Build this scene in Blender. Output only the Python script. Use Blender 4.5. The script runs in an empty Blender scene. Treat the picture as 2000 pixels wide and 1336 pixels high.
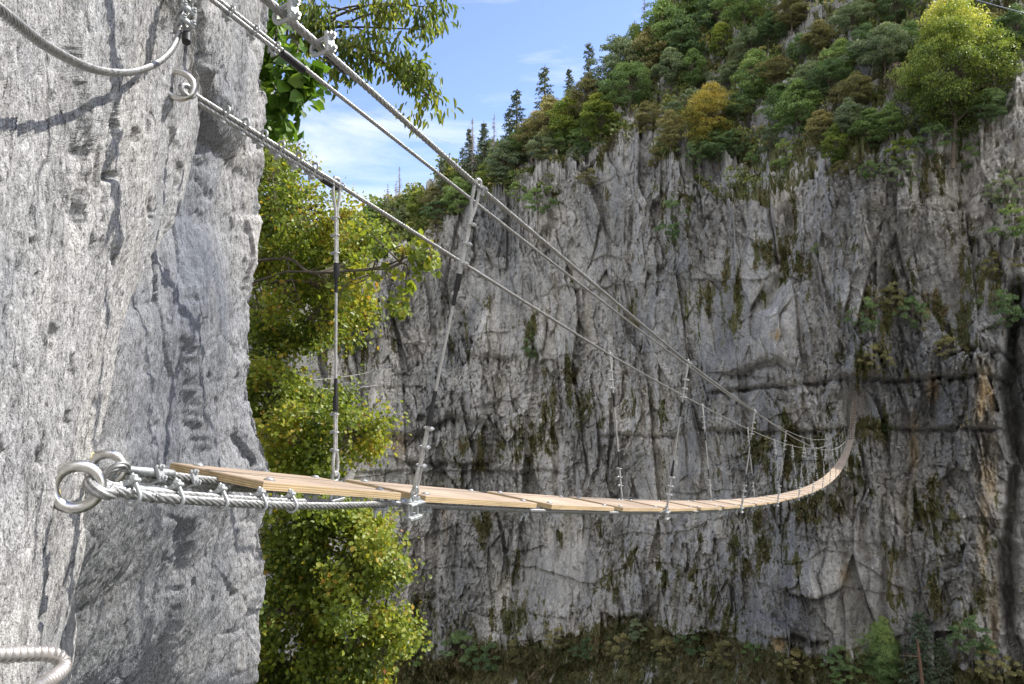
import bpy, math, random
import numpy as np
from mathutils import Vector, Matrix
R = math.radians
random.seed(7)
RNG = np.random.default_rng(11)
SC = bpy.context.scene
COL = SC.collection

# ------------------------------------------------------------------ camera, sky, sun, exposure
F = 1387.0                       # focal length in photo pixels (photo 2000 px wide)
PT = 0.0297                      # camera pitch, radians (up)
cam_d = bpy.data.cameras.new('camera')
cam = bpy.data.objects.new('camera', cam_d); COL.objects.link(cam)
cam_d.sensor_width = 36.0; cam_d.lens = F / 2000 * 36
cam_d.clip_start = 0.05; cam_d.clip_end = 5000
cam.location = (0, 0, 0); cam.rotation_euler = (math.pi / 2 + PT, 0, 0)
SC.camera = cam

SUN_AZ, SUN_EL = 62.0, 47.0      # degrees right of the view axis, above the horizon
w = bpy.data.worlds.new('World'); SC.world = w; w.use_nodes = True
nt = w.node_tree; N = nt.nodes; L = nt.links
bg = N['Background']; bg.inputs['Strength'].default_value = 0.145
sky = N.new('ShaderNodeTexSky'); sky.sky_type = 'NISHITA'; sky.sun_disc = False
sky.sun_elevation = R(SUN_EL); sky.sun_rotation = R(SUN_AZ)
sky.altitude = 900; sky.air_density = 1.0; sky.dust_density = 0.6; sky.ozone_density = 2.6
tc = N.new('ShaderNodeTexCoord')
mp = N.new('ShaderNodeMapping'); mp.inputs['Scale'].default_value = (2.2, 2.2, 9.0)
mp.inputs['Rotation'].default_value = (0, R(-16), 0)
L.new(tc.outputs['Generated'], mp.inputs['Vector'])
n1 = N.new('ShaderNodeTexNoise'); n1.inputs['Scale'].default_value = 1.5; n1.inputs['Detail'].default_value = 9
n1.inputs['Roughness'].default_value = 0.62; n1.inputs['Distortion'].default_value = 0.5
L.new(mp.outputs[0], n1.inputs['Vector'])
sx = N.new('ShaderNodeSeparateXYZ'); L.new(tc.outputs['Generated'], sx.inputs[0])
lowr = N.new('ShaderNodeMapRange'); lowr.inputs['From Min'].default_value = 0.40; lowr.inputs['From Max'].default_value = 0.16
lowr.inputs['To Min'].default_value = -0.13; lowr.inputs['To Max'].default_value = 0.17
L.new(sx.outputs['Z'], lowr.inputs['Value'])
ad = N.new('ShaderNodeMath'); ad.operation = 'ADD'; L.new(n1.outputs['Fac'], ad.inputs[0]); L.new(lowr.outputs[0], ad.inputs[1])
bk = N.new('ShaderNodeMapRange'); bk.inputs['From Min'].default_value = 0.15; bk.inputs['From Max'].default_value = -0.45  # extra cloud cover behind the camera, added unseen as neutral fill light
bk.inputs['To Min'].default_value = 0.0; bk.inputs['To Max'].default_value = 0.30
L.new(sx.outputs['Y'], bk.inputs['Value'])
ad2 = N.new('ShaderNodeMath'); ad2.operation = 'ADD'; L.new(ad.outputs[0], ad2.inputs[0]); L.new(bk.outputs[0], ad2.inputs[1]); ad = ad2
cr = N.new('ShaderNodeValToRGB'); cr.color_ramp.elements[0].position = 0.43; cr.color_ramp.elements[0].color = (0, 0, 0, 1)
cr.color_ramp.elements[1].position = 0.74; cr.color_ramp.elements[1].color = (0.85, 0.85, 0.85, 1)
L.new(ad.outputs[0], cr.inputs['Fac'])
mx = N.new('ShaderNodeMix'); mx.data_type = 'RGBA'
tn = N.new('ShaderNodeMix'); tn.data_type = 'RGBA'; tn.blend_type = 'MULTIPLY'; tn.inputs['Factor'].default_value = 1.0
tn.inputs['B'].default_value = (0.79, 0.73, 0.82, 1); L.new(sky.outputs['Color'], tn.inputs['A'])
cc = N.new('ShaderNodeMix'); cc.data_type = 'RGBA'     # brighter cloud behind the camera, added out of view to fill the shaded cliff
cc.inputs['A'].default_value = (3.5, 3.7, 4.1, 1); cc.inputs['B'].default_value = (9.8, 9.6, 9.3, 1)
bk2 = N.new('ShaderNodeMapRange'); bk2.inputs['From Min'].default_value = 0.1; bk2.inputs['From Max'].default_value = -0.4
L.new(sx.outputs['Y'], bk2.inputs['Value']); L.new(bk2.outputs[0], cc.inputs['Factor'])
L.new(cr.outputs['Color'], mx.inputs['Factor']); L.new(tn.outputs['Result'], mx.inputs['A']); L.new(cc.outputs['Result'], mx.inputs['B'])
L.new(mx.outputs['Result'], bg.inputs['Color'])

sd = bpy.data.lights.new('sun', 'SUN'); sd.energy = 2.9; sd.angle = R(0.53); sd.color = (1.0, 0.955, 0.88)
so = bpy.data.objects.new('sun', sd); COL.objects.link(so)
_a, _e = R(SUN_AZ), R(SUN_EL)
TO_SUN = Vector((math.sin(_a) * math.cos(_e), math.cos(_a) * math.cos(_e), math.sin(_e)))
so.rotation_euler = (-TO_SUN).to_track_quat('-Z', 'Y').to_euler()

SC.view_settings.view_transform = 'Standard'; SC.view_settings.look = 'None'
SC.view_settings.exposure = 1.2; SC.view_settings.gamma = 1
SC.cycles.max_bounces = 6; SC.cycles.diffuse_bounces = 3; SC.cycles.transparent_max_bounces = 6

# ------------------------------------------------------------------ coordinates
P = 0.9                          # pitch of the deck boards (m)
AL = 0.475691                    # bridge heading, radians right of the view axis
SA, CA = math.sin(AL), math.cos(AL)
def sdz(s, d, z):                # along the bridge, to its left, up (units of P) -> world
    return Vector(((s * SA - d * CA) * P, (s * CA + d * SA) * P, z * P))
def ray(x, y):                   # direction of a photo pixel, unit horizontal-depth scale
    a = (x - 1000) / F; b = (668 - y) / F
    return Vector((a, math.cos(PT) - b * math.sin(PT), math.sin(PT) + b * math.cos(PT)))
def at(x, y, depth): return ray(x, y) * depth
def px(v):                       # array of world points -> photo pixels
    D = v[:, 1] * math.cos(PT) + v[:, 2] * math.sin(PT)
    U = -v[:, 1] * math.sin(PT) + v[:, 2] * math.cos(PT)
    D = np.maximum(D, 1e-3)
    return 1000 + F * v[:, 0] / D, 668 - F * U / D, D

# ------------------------------------------------------------------ noise
def _h(ix, iy, seed):
    n = ix.astype(np.int32).view(np.uint32) * np.uint32(374761393) + iy.astype(np.int32).view(np.uint32) * np.uint32(668265263) + np.uint32((seed * 974634777) & 0xffffffff)
    n ^= n >> np.uint32(13); n *= np.uint32(1274126177); n ^= n >> np.uint32(16); n *= np.uint32(2246822519); n ^= n >> np.uint32(13)
    return (n & np.uint32(0xffffff)).astype(np.float32) * np.float32(1 / 0xffffff)
def perlin(x, y, seed=0):
    x = np.asarray(x, np.float32); y = np.asarray(y, np.float32)
    x0 = np.floor(x); y0 = np.floor(y); fx = (x - x0).astype(np.float32); fy = (y - y0).astype(np.float32)
    u = fx * fx * fx * (fx * (fx * 6 - 15) + 10); v = fy * fy * fy * (fy * (fy * 6 - 15) + 10)
    def g(i, j):
        a = _h(x0 + i, y0 + j, seed) * 6.2831853
        return np.cos(a) * (fx - i) + np.sin(a) * (fy - j)
    a = g(0, 0); b = g(1, 0); c = g(0, 1); d = g(1, 1)
    return ((a + (b - a) * u) * (1 - v) + (c + (d - c) * u) * v) * 1.5
def fbm(x, y, o=4, seed=0, rough=0.5):
    t = 0; a = 1.0; s = 0
    for i in range(o):
        t = t + a * perlin(x * 2 ** i + 17.3 * i, y * 2 ** i - 9.1 * i, seed + i); s += a; a *= rough
    return t / s
def ridge(x, y, o=3, seed=0):
    t = 0; a = 1.0; s = 0
    for i in range(o):
        t = t + a * (1 - 2 * np.abs(perlin(x * 2 ** i + 5.3 * i, y * 2 ** i, seed + i))); s += a; a *= 0.5
    return t / s
def worley(x, y, seed=0):
    x = np.asarray(x, np.float32); y = np.asarray(y, np.float32)
    x0 = np.floor(x); y0 = np.floor(y)
    f1 = np.full(x.shape, 9.0, np.float32); f2 = f1.copy()
    cid = np.zeros(x.shape, np.float32); cdx = cid.copy(); cdy = cid.copy()
    for i in (-1, 0, 1):
        for j in (-1, 0, 1):
            cx = x0 + i; cy = y0 + j
            dx = (x - (cx + _h(cx, cy, seed))).astype(np.float32); dy = (y - (cy + _h(cx, cy, seed + 1))).astype(np.float32)
            d = np.sqrt(dx * dx + dy * dy)
            m = d < f1
            f2 = np.where(m, f1, np.minimum(f2, d))
            cid = np.where(m, _h(cx, cy, seed + 2), cid); cdx = np.where(m, dx, cdx); cdy = np.where(m, dy, cdy)
            f1 = np.where(m, d, f1)
    return f1, f2, cid, cdx, cdy
def sst(e0, e1, x):
    t = np.clip((x - e0) / (e1 - e0), 0, 1); return t * t * (3 - 2 * t)
def blocks(x, y, seed, off, tilt, crack, cw):   # fractured rock: offset and tilted cells with open joints between
    f1, f2, c, dx, dy = worley(x, y, seed)
    t1 = (c * 7.13) % 1 - 0.5; t2 = (c * 13.7) % 1 - 0.5
    return off * c + tilt * (dx * t1 + dy * t2) * 2 - crack * np.exp(-(f2 - f1) / cw)

# ------------------------------------------------------------------ mesh helpers
def mesh_np(name, V, Fa, mats, smooth=False, attrs=None):
    me = bpy.data.meshes.new(name)
    V = np.ascontiguousarray(V, np.float32); Fa = np.ascontiguousarray(Fa, np.int32)
    k = Fa.shape[1]
    me.vertices.add(len(V)); me.vertices.foreach_set('co', V.ravel())
    me.loops.add(Fa.size); me.loops.foreach_set('vertex_index', Fa.ravel())
    me.polygons.add(len(Fa)); me.polygons.foreach_set('loop_start', np.arange(0, Fa.size, k, dtype=np.int32))
    me.polygons.foreach_set('loop_total', np.full(len(Fa), k, np.int32))
    if smooth: me.polygons.foreach_set('use_smooth', np.ones(len(Fa), bool))
    for n_, a in (attrs or {}).items():
        at_ = me.attributes.new(n_, 'FLOAT', 'POINT'); at_.data.foreach_set('value', np.ascontiguousarray(a, np.float32))
    for m in mats if isinstance(mats, (list, tuple)) else [mats]: me.materials.append(m)
    me.update(calc_edges=True); me.validate()
    return me
def link(name, me, parent=None, loc=None):
    o = bpy.data.objects.new(name, me); COL.objects.link(o)
    if parent is not None: o.parent = parent
    if loc is not None: o.location = loc
    return o
def empty(name, loc=(0, 0, 0)):
    o = bpy.data.objects.new(name, None); COL.objects.link(o); o.location = loc; o.empty_display_size = 0.1; return o
def tag(o, label=None, cat=None, group=None, kind=None):
    for k, v in (('label', label), ('category', cat), ('group', group), ('kind', kind)):
        if v: o[k] = v
    return o
class MB:                        # small mesh builder
    def __init__(s): s.v = []; s.f = []; s.mi = []; s.sm = []
    def add(s, vs, fs, mi=0, sm=False):
        b = len(s.v); s.v += [tuple(v) for v in vs]; s.f += [tuple(i + b for i in f) for f in fs]
        s.mi += [mi] * len(fs); s.sm += [sm] * len(fs)
    def box(s, c, ax, hs, bev=0.0, mi=0):      # centre, 3 axes, half sizes; chamfered
        c = Vector(c); X, Y, Z = [Vector(a) for a in ax]; hx, hy, hz = hs
        if bev <= 0:
            vs = [c + X * (i * hx) + Y * (j * hy) + Z * (k * hz) for k in (-1, 1) for j in (-1, 1) for i in (-1, 1)]
            s.add(vs, [(0, 2, 3, 1), (4, 5, 7, 6), (0, 1, 5, 4), (2, 6, 7, 3), (0, 4, 6, 2), (1, 3, 7, 5)], mi); return
        b = bev; vs = []
        def ringv(z, ins):
            x, y = hx - ins, hy - ins
            pts = [(x, -y + b), (x, y - b), (x - b, y), (-x + b, y), (-x, y - b), (-x, -y + b), (-x + b, -y), (x - b, -y)]
            return [c + X * p[0] + Y * p[1] + Z * z for p in pts]
        rings = [ringv(-hz, b), ringv(-hz + b, 0), ringv(hz - b, 0), ringv(hz, b)]
        for r in rings: vs += r
        fs = []
        for k in range(3):
            for i in range(8):
                a = k * 8 + i; d = k * 8 + (i + 1) % 8; fs.append((a, d, d + 8, a + 8))
        fs.append(tuple(reversed(range(8)))); fs.append(tuple(range(24, 32)))
        s.add(vs, fs, mi)
    def tube(s, pts, rad, n=8, mi=0, cap=True, closed=False, sm=True, flat=1.0, up=None):
        pts = [Vector(p) for p in pts]; m = len(pts)
        rs = rad if hasattr(rad, '__len__') else [rad] * m
        vs = []; u = None
        for i, p in enumerate(pts):
            if closed: t = pts[(i + 1) % m] - pts[i - 1]
            else: t = pts[min(i + 1, m - 1)] - pts[max(i - 1, 0)]
            t.normalize()
            if u is None:
                u = Vector(up) if up else (Vector((0, 0, 1)) if abs(t.z) < 0.9 else Vector((1, 0, 0)))
            u = (u - t * u.dot(t)).normalized(); v = t.cross(u)
            for k in range(n):
                a = 2 * math.pi * k / n
                vs.append(p + (u * math.cos(a) + v * (math.sin(a) * flat)) * rs[i])
        fs = []
        for i in range(m if closed else m - 1):
            j = (i + 1) % m
            for k in range(n):
                k2 = (k + 1) % n; fs.append((i * n + k, i * n + k2, j * n + k2, j * n + k))
        s.add(vs, fs, mi, sm)
        if cap and not closed:
            s.add(vs[:n], [tuple(reversed(range(n)))], mi); s.add(vs[-n:], [tuple(range(n))], mi)
    def mesh(s, name, mats):
        me = bpy.data.meshes.new(name); me.from_pydata(s.v, [], s.f)
        for m in mats if isinstance(mats, (list, tuple)) else [mats]: me.materials.append(m)
        me.polygons.foreach_set('material_index', s.mi); me.polygons.foreach_set('use_smooth', s.sm)
        me.update(); return me
    def build(s, name, mats, parent=None): return link(name, s.mesh(name, mats), parent)

# ------------------------------------------------------------------ materials
def mat(name):
    m = bpy.data.materials.new(name); m.use_nodes = True
    return m, m.node_tree, m.node_tree.nodes['Principled BSDF']
class NG:                        # terse node helper
    def __init__(s, t): s.t = t
    def n(s, kind, **kw):
        nd = s.t.nodes.new('ShaderNode' + kind)
        for k, v in kw.items():
            if k.startswith('i_'):
                nd.inputs[k[2:].replace('_', ' ')].default_value = v
            else: setattr(nd, k, v)
        return nd
    def l(s, a, b): s.t.links.new(a, b)
    def noise(s, vec, scale, detail=4, rough=0.55, dist=0.0):
        nd = s.n('TexNoise'); nd.inputs['Scale'].default_value = scale; nd.inputs['Detail'].default_value = detail
        nd.inputs['Roughness'].default_value = rough; nd.inputs['Distortion'].default_value = dist
        if vec is not None: s.l(vec, nd.inputs['Vector'])
        return nd.outputs['Fac']
    def ramp(s, fac, stops):
        nd = s.n('ValToRGB'); e = nd.color_ramp.elements
        while len(e) < len(stops): e.new(0.5)
        for i, (p, c) in enumerate(stops):
            e[i].position = p; e[i].color = (c, c, c, 1) if not hasattr(c, '__len__') else (*c, 1)
        s.l(fac, nd.inputs['Fac']); return nd.outputs['Color']
    def mix(s, fac, a, b, mode='MIX'):
        nd = s.n('Mix'); nd.data_type = 'RGBA'; nd.blend_type = mode
        for sock, v in (('Factor', fac), ('A', a), ('B', b)):
            if isinstance(v, (int, float)): nd.inputs[sock].default_value = v
            elif hasattr(v, '__len__'): nd.inputs[sock].default_value = (*v, 1)
            else: s.l(v, nd.inputs[sock])
        return nd.outputs['Result']
    def math(s, op, a, b=None):
        nd = s.n('Math'); nd.operation = op
        for i, v in enumerate((a, b)):
            if v is None: continue
            if isinstance(v, (int, float)): nd.inputs[i].default_value = v
            else: s.l(v, nd.inputs[i])
        return nd.outputs[0]
    def mapping(s, vec, scale, rot=(0, 0, 0)):
        nd = s.n('Mapping'); nd.inputs['Scale'].default_value = scale; nd.inputs['Rotation'].default_value = rot
        s.l(vec, nd.inputs['Vector']); return nd.outputs[0]
    def bump(s, h, strength, dist, normal=None):
        nd = s.n('Bump'); nd.inputs['Strength'].default_value = strength; nd.inputs['Distance'].default_value = dist
        s.l(h, nd.inputs['Height'])
        if normal is not None: s.l(normal, nd.inputs['Normal'])
        return nd.outputs[0]

def m_near_rock():
    m, t, b = mat('sunlit_limestone'); g = NG(t)
    co = g.n('TexCoord').outputs['Object']
    st = g.mapping(co, (1, 1, 0.42), (R(8), R(-6), 0))
    big = g.noise(co, 2.2, 5, 0.6, 0.4)
    mid = g.noise(st, 14, 6, 0.65, 1.0)
    fine = g.noise(st, 95, 5, 0.72, 1.4)
    grit = g.noise(co, 330, 3, 0.7, 0.5)
    c = g.ramp(big, [(0.3, (0.36, 0.36, 0.37)), (0.5, (0.48, 0.475, 0.465)), (0.7, (0.64, 0.62, 0.585))])
    c = g.mix(1.0, c, g.ramp(mid, [(0.30, 0.55), (0.45, 0.88), (0.7, 1.15)]), 'MULTIPLY')
    c = g.mix(1.0, c, g.ramp(fine, [(0.36, 0.28), (0.455, 0.90), (0.62, 1.25)]), 'MULTIPLY')
    c = g.mix(0.8, c, g.ramp(grit, [(0.36, 0.22), (0.5, 1.0), (0.68, 1.35)]), 'MULTIPLY')
    blu = g.noise(co, 1.3, 3, 0.5)
    c = g.mix(g.ramp(blu, [(0.52, 0.0), (0.68, 0.35)]), c, (0.25, 0.29, 0.35))
    oc = g.noise(g.mapping(co, (1, 1, 0.4)), 6, 5, 0.6, 0.6)
    c = g.mix(g.ramp(oc, [(0.64, 0.0), (0.74, 0.30)]), c, (0.50, 0.43, 0.30))
    vo = g.n('TexVoronoi'); vo.feature = 'DISTANCE_TO_EDGE'; vo.inputs['Scale'].default_value = 2.6
    dm = g.n('Mix'); dm.data_type = 'RGBA'; dm.inputs['Factor'].default_value = .16
    nz_ = g.n('TexNoise'); nz_.inputs['Scale'].default_value = 5; nz_.inputs['Detail'].default_value = 6; g.l(co, nz_.inputs['Vector'])
    g.l(g.mapping(co, (1.5, 1.5, 0.38), (R(14), R(-10), 0)), dm.inputs['A']); g.l(nz_.outputs['Color'], dm.inputs['B']); g.l(dm.outputs['Result'], vo.inputs['Vector'])
    cm = g.math('MULTIPLY', g.ramp(vo.outputs['Distance'], [(0.0, 1.0), (0.011, 0.0)]), g.ramp(g.noise(co, 3.1, 3), [(.5, 0.0), (.6, .8)]))
    c = g.mix(cm, c, (0.10, 0.10, 0.11))
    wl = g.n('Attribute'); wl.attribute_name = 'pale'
    c = g.mix(wl.outputs['Fac'], c, g.mix(1.0, c, (0.40, 0.43, 0.49), 'MULTIPLY'))  # higher values turn the rear slab's stone darker and bluer
    g.l(c, b.inputs['Base Color']); b.inputs['Roughness'].default_value = 0.93; b.inputs['Specular IOR Level'].default_value = 0.2
    h = g.math('SUBTRACT', g.math('ADD', g.math('MULTIPLY', mid, 1.0), g.math('ADD', g.math('MULTIPLY', fine, 0.42), g.math('MULTIPLY', grit, 0.15))), g.math('MULTIPLY', cm, .5))
    g.l(g.bump(h, 0.75, 0.018), b.inputs['Normal'])
    return m
def m_cliff():
    m, t, b = mat('grey_cliff_limestone'); g = NG(t)
    co = g.n('TexCoord').outputs['Object']
    big = g.noise(g.mapping(co, (1, 1, 0.6)), 0.10, 5, 0.6, 0.6)
    strk = g.noise(g.mapping(co, (1, 1, 0.30)), 0.9, 6, 0.66, 1.2)
    mid = g.noise(g.mapping(co, (1, 1, 0.85)), 2.0, 6, 0.7, 0.5)
    fine = g.noise(co, 9, 5, 0.72, 0.8)
    c = g.ramp(big, [(0.34, (0.24, 0.243, 0.245)), (0.5, (0.425, 0.415, 0.39)), (0.64, (0.66, 0.635, 0.58))])
    c = g.mix(0.9, c, g.ramp(strk, [(0.32, 0.58), (0.47, 0.98), (0.7, 1.25)]), 'MULTIPLY')
    c = g.mix(0.9, c, g.ramp(mid, [(0.33, 0.60), (0.48, 1.0), (0.7, 1.25)]), 'MULTIPLY')
    c = g.mix(0.8, c, g.ramp(fine, [(0.33, 0.45), (0.5, 1.0), (0.68, 1.35)]), 'MULTIPLY')
    at_ = g.n('Attribute'); at_.attribute_name = 'ochre'
    oc = g.math('MULTIPLY', at_.outputs['Fac'], g.ramp(strk, [(0.38, 0.1), (0.55, 1.0)]))
    c = g.mix(oc, c, (0.46, 0.33, 0.17))
    ve = g.n('Attribute'); ve.attribute_name = 'veg'
    vn = g.noise(g.mapping(co, (1, 1, 0.4)), 2.3, 8, 0.75, 0.6)
    vf = g.math('ADD', ve.outputs['Fac'], g.math('MULTIPLY', g.math('SUBTRACT', vn, 0.5), 2.6))
    vm = g.ramp(vf, [(0.50, 0.0), (0.60, 1.0)])
    vc = g.ramp(g.noise(co, 1.1, 6, 0.7), [(0.3, (0.07, 0.085, 0.035)), (0.5, (0.14, 0.145, 0.06)), (0.66, (0.22, 0.19, 0.10)), (0.8, (0.30, 0.24, 0.15))])
    vc = g.mix(0.9, vc, g.ramp(fine, [(0.3, 0.35), (0.5, 1.0), (0.7, 1.5)]), 'MULTIPLY')
    c = g.mix(vm, c, vc)
    g.l(c, b.inputs['Base Color']); b.inputs['Roughness'].default_value = 0.95; b.inputs['Specular IOR Level'].default_value = 0.15
    h = g.math('ADD', g.math('MULTIPLY', mid, 0.6), g.math('MULTIPLY', fine, 0.2))
    g.l(g.bump(h, 1.0, 0.35), b.inputs['Normal'])
    return m
def m_leaf(name, stops, trans=0.35, rnd=0.0):
    m, t, b = mat(name); g = NG(t)
    a = g.n('Attribute'); a.attribute_name = 'tint'
    fac = a.outputs['Fac']
    if rnd:
        oi = g.n('ObjectInfo'); fac = g.math('ADD', fac, g.math('MULTIPLY', g.math('SUBTRACT', oi.outputs['Random'], 0.5), rnd))
    c = g.ramp(fac, stops)
    g.l(c, b.inputs['Base Color']); b.inputs['Roughness'].default_value = 0.42; b.inputs['Specular IOR Level'].default_value = 0.4
    tr = g.n('BsdfTranslucent'); g.l(g.mix(1.0, c, (1.25, 1.2, 0.6), 'MULTIPLY'), tr.inputs['Color'])
    ms = g.n('MixShader'); ms.inputs[0].default_value = trans
    g.l(b.outputs[0], ms.inputs[1]); g.l(tr.outputs[0], ms.inputs[2])
    g.l(ms.outputs[0], t.nodes['Material Output'].inputs['Surface'])
    return m
def m_simple(name, col, rough=0.6, metal=0.0, nscale=0, namp=0.3, bmp=0.0, bdist=0.002):
    m, t, b = mat(name); g = NG(t)
    b.inputs['Roughness'].default_value = rough; b.inputs['Metallic'].default_value = metal
    if nscale:
        n = g.noise(g.n('TexCoord').outputs['Object'], nscale, 5, 0.65)
        c = g.mix(1.0, col, g.ramp(n, [(0.3, 1 - namp), (0.7, 1 + namp * 0.5)]), 'MULTIPLY')
        g.l(c, b.inputs['Base Color'])
        g.l(g.ramp(n, [(0.3, max(0, rough - 0.12)), (0.7, min(1, rough + 0.15))]), b.inputs['Roughness'])
        if bmp: g.l(g.bump(n, bmp, bdist), b.inputs['Normal'])
    else: b.inputs['Base Color'].default_value = (*col, 1)
    return m
def m_wood():
    m, t, b = mat('plywood_board'); g = NG(t)
    co = g.n('TexCoord').outputs['Object']
    gr = g.noise(g.mapping(co, (60, 2.2, 60)), 1.0, 5, 0.6, 0.3)
    bl = g.noise(co, 3.0, 4, 0.6)
    c = g.ramp(gr, [(0.3, (0.34, 0.26, 0.185)), (0.55, (0.47, 0.365, 0.27)), (0.75, (0.56, 0.45, 0.34))])
    c = g.mix(1.0, c, g.ramp(bl, [(0.3, 0.74), (0.7, 1.1)]), 'MULTIPLY')
    sc_ = g.noise(co, 22, 6, .75); c = g.mix(g.ramp(sc_, [(.56, 0.0), (.70, .5)]), c, (.25, .20, .16))
    oi = g.n('ObjectInfo'); c = g.mix(1.0, c, g.ramp(oi.outputs['Random'], [(0, 0.86), (1, 1.1)]), 'MULTIPLY')
    g.l(c, b.inputs['Base Color']); b.inputs['Roughness'].default_value = 0.72; b.inputs['Specular IOR Level'].default_value = 0.25
    g.l(g.bump(gr, 0.25, 0.002), b.inputs['Normal'])
    return m
def m_ply_edge():
    m, t, b = mat('plywood_edge'); g = NG(t)
    co = g.n('TexCoord').outputs['Object']
    wv = g.n('TexWave'); wv.bands_direction = 'Z'; wv.inputs['Scale'].default_value = 62; wv.inputs['Distortion'].default_value = 0.4
    wv.inputs['Detail'].default_value = 2; wv.inputs['Detail Scale'].default_value = 0.4
    g.l(co, wv.inputs['Vector'])
    c = g.ramp(wv.outputs['Fac'], [(0.25, (0.44, 0.31, 0.16)), (0.6, (0.70, 0.53, 0.30))])
    n = g.noise(g.mapping(co, (30, 8, 90)), 1.0, 5, 0.65)
    c = g.mix(1.0, c, g.ramp(n, [(0.3, 0.7), (0.7, 1.12)]), 'MULTIPLY')
    g.l(c, b.inputs['Base Color']); b.inputs['Roughness'].default_value = 0.8
    return m
M_ROCK = m_near_rock(); M_CLIFF = m_cliff()
M_WOOD = m_wood(); M_EDGE = m_ply_edge()
M_ROPE = m_simple('galvanised_rope', (0.43, 0.43, 0.42), 0.42, 0.6, 160, 0.5, 0.3, 0.001)
M_ZINC = m_simple('galvanised_steel', (0.50, 0.52, 0.52), 0.40, 0.4, 60, 0.5, 0.2, 0.001)
M_HROPE = m_simple('bright_hanger_rope', (0.52, 0.52, 0.50), 0.45, 0.3, 160, 0.35, 0.2, 0.001)
M_INOX = m_simple('brushed_stainless', (0.66, 0.64, 0.60), 0.30, 1.0, 70, 0.18, 0.1, 0.0006)
M_BLACK = m_simple('black_shrink_sleeve', (0.022, 0.022, 0.024), 0.42, 0, 60, 0.4, 0.2, 0.001)
M_RESIN = m_simple('yellow_anchor_resin', (0.60, 0.50, 0.20), 0.6, 0, 40, 0.3, 0.6, 0.004)
M_BARK = m_simple('grey_bark', (0.16, 0.13, 0.10), 0.9, 0, 14, 0.5, 0.6, 0.01)
M_BARKP = m_simple('pale_bark', (0.33, 0.30, 0.26), 0.9, 0, 10, 0.5)
M_STEP = m_simple('dark_brown_step', (0.20, 0.145, 0.11), 0.85, 0, 12, 0.3)  # one dark brown base colour for the ladder steps

# ------------------------------------------------------------------ the rock wall the bridge is bolted to
# face plane of the near slab: s = .79 + .84 (d-1.30) + .26 (z+.23), units of P
def near_plane(d, z):
    w_ = np.clip((d - .95) / .45, 0, 1); w_ = w_ * w_ * (3 - 2 * w_)
    return 0.775 + 0.84 * (d - 1.30) + 0.235 * (z + 0.23) * w_ - 0.10 * np.clip(1.0 - d, 0, 9) ** 2
def hit_near(x, y):
    r = ray(x, y) / P; S = r.x * SA + r.y * CA; D = -r.x * CA + r.y * SA; Z = r.z
    ks = np.linspace(.3, 3.0, 4000); f_ = ks * S - near_plane(ks * D, ks * Z)
    k = ks[np.argmax((f_[:-1] > 0) & (f_[1:] <= 0))]
    if not ((f_[:-1] > 0) & (f_[1:] <= 0)).any(): k = 1.9
    return k * S, k * D, k * Z
SLAB_Y = [-400, 0, 120, 250, 400, 520, 640, 760, 870, 930, 1000, 1100, 1200, 1336, 1700]
SLAB_X = [384, 380, 378, 376, 345, 292, 245, 218, 196, 176, 166, 160, 157, 138, 120]
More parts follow.
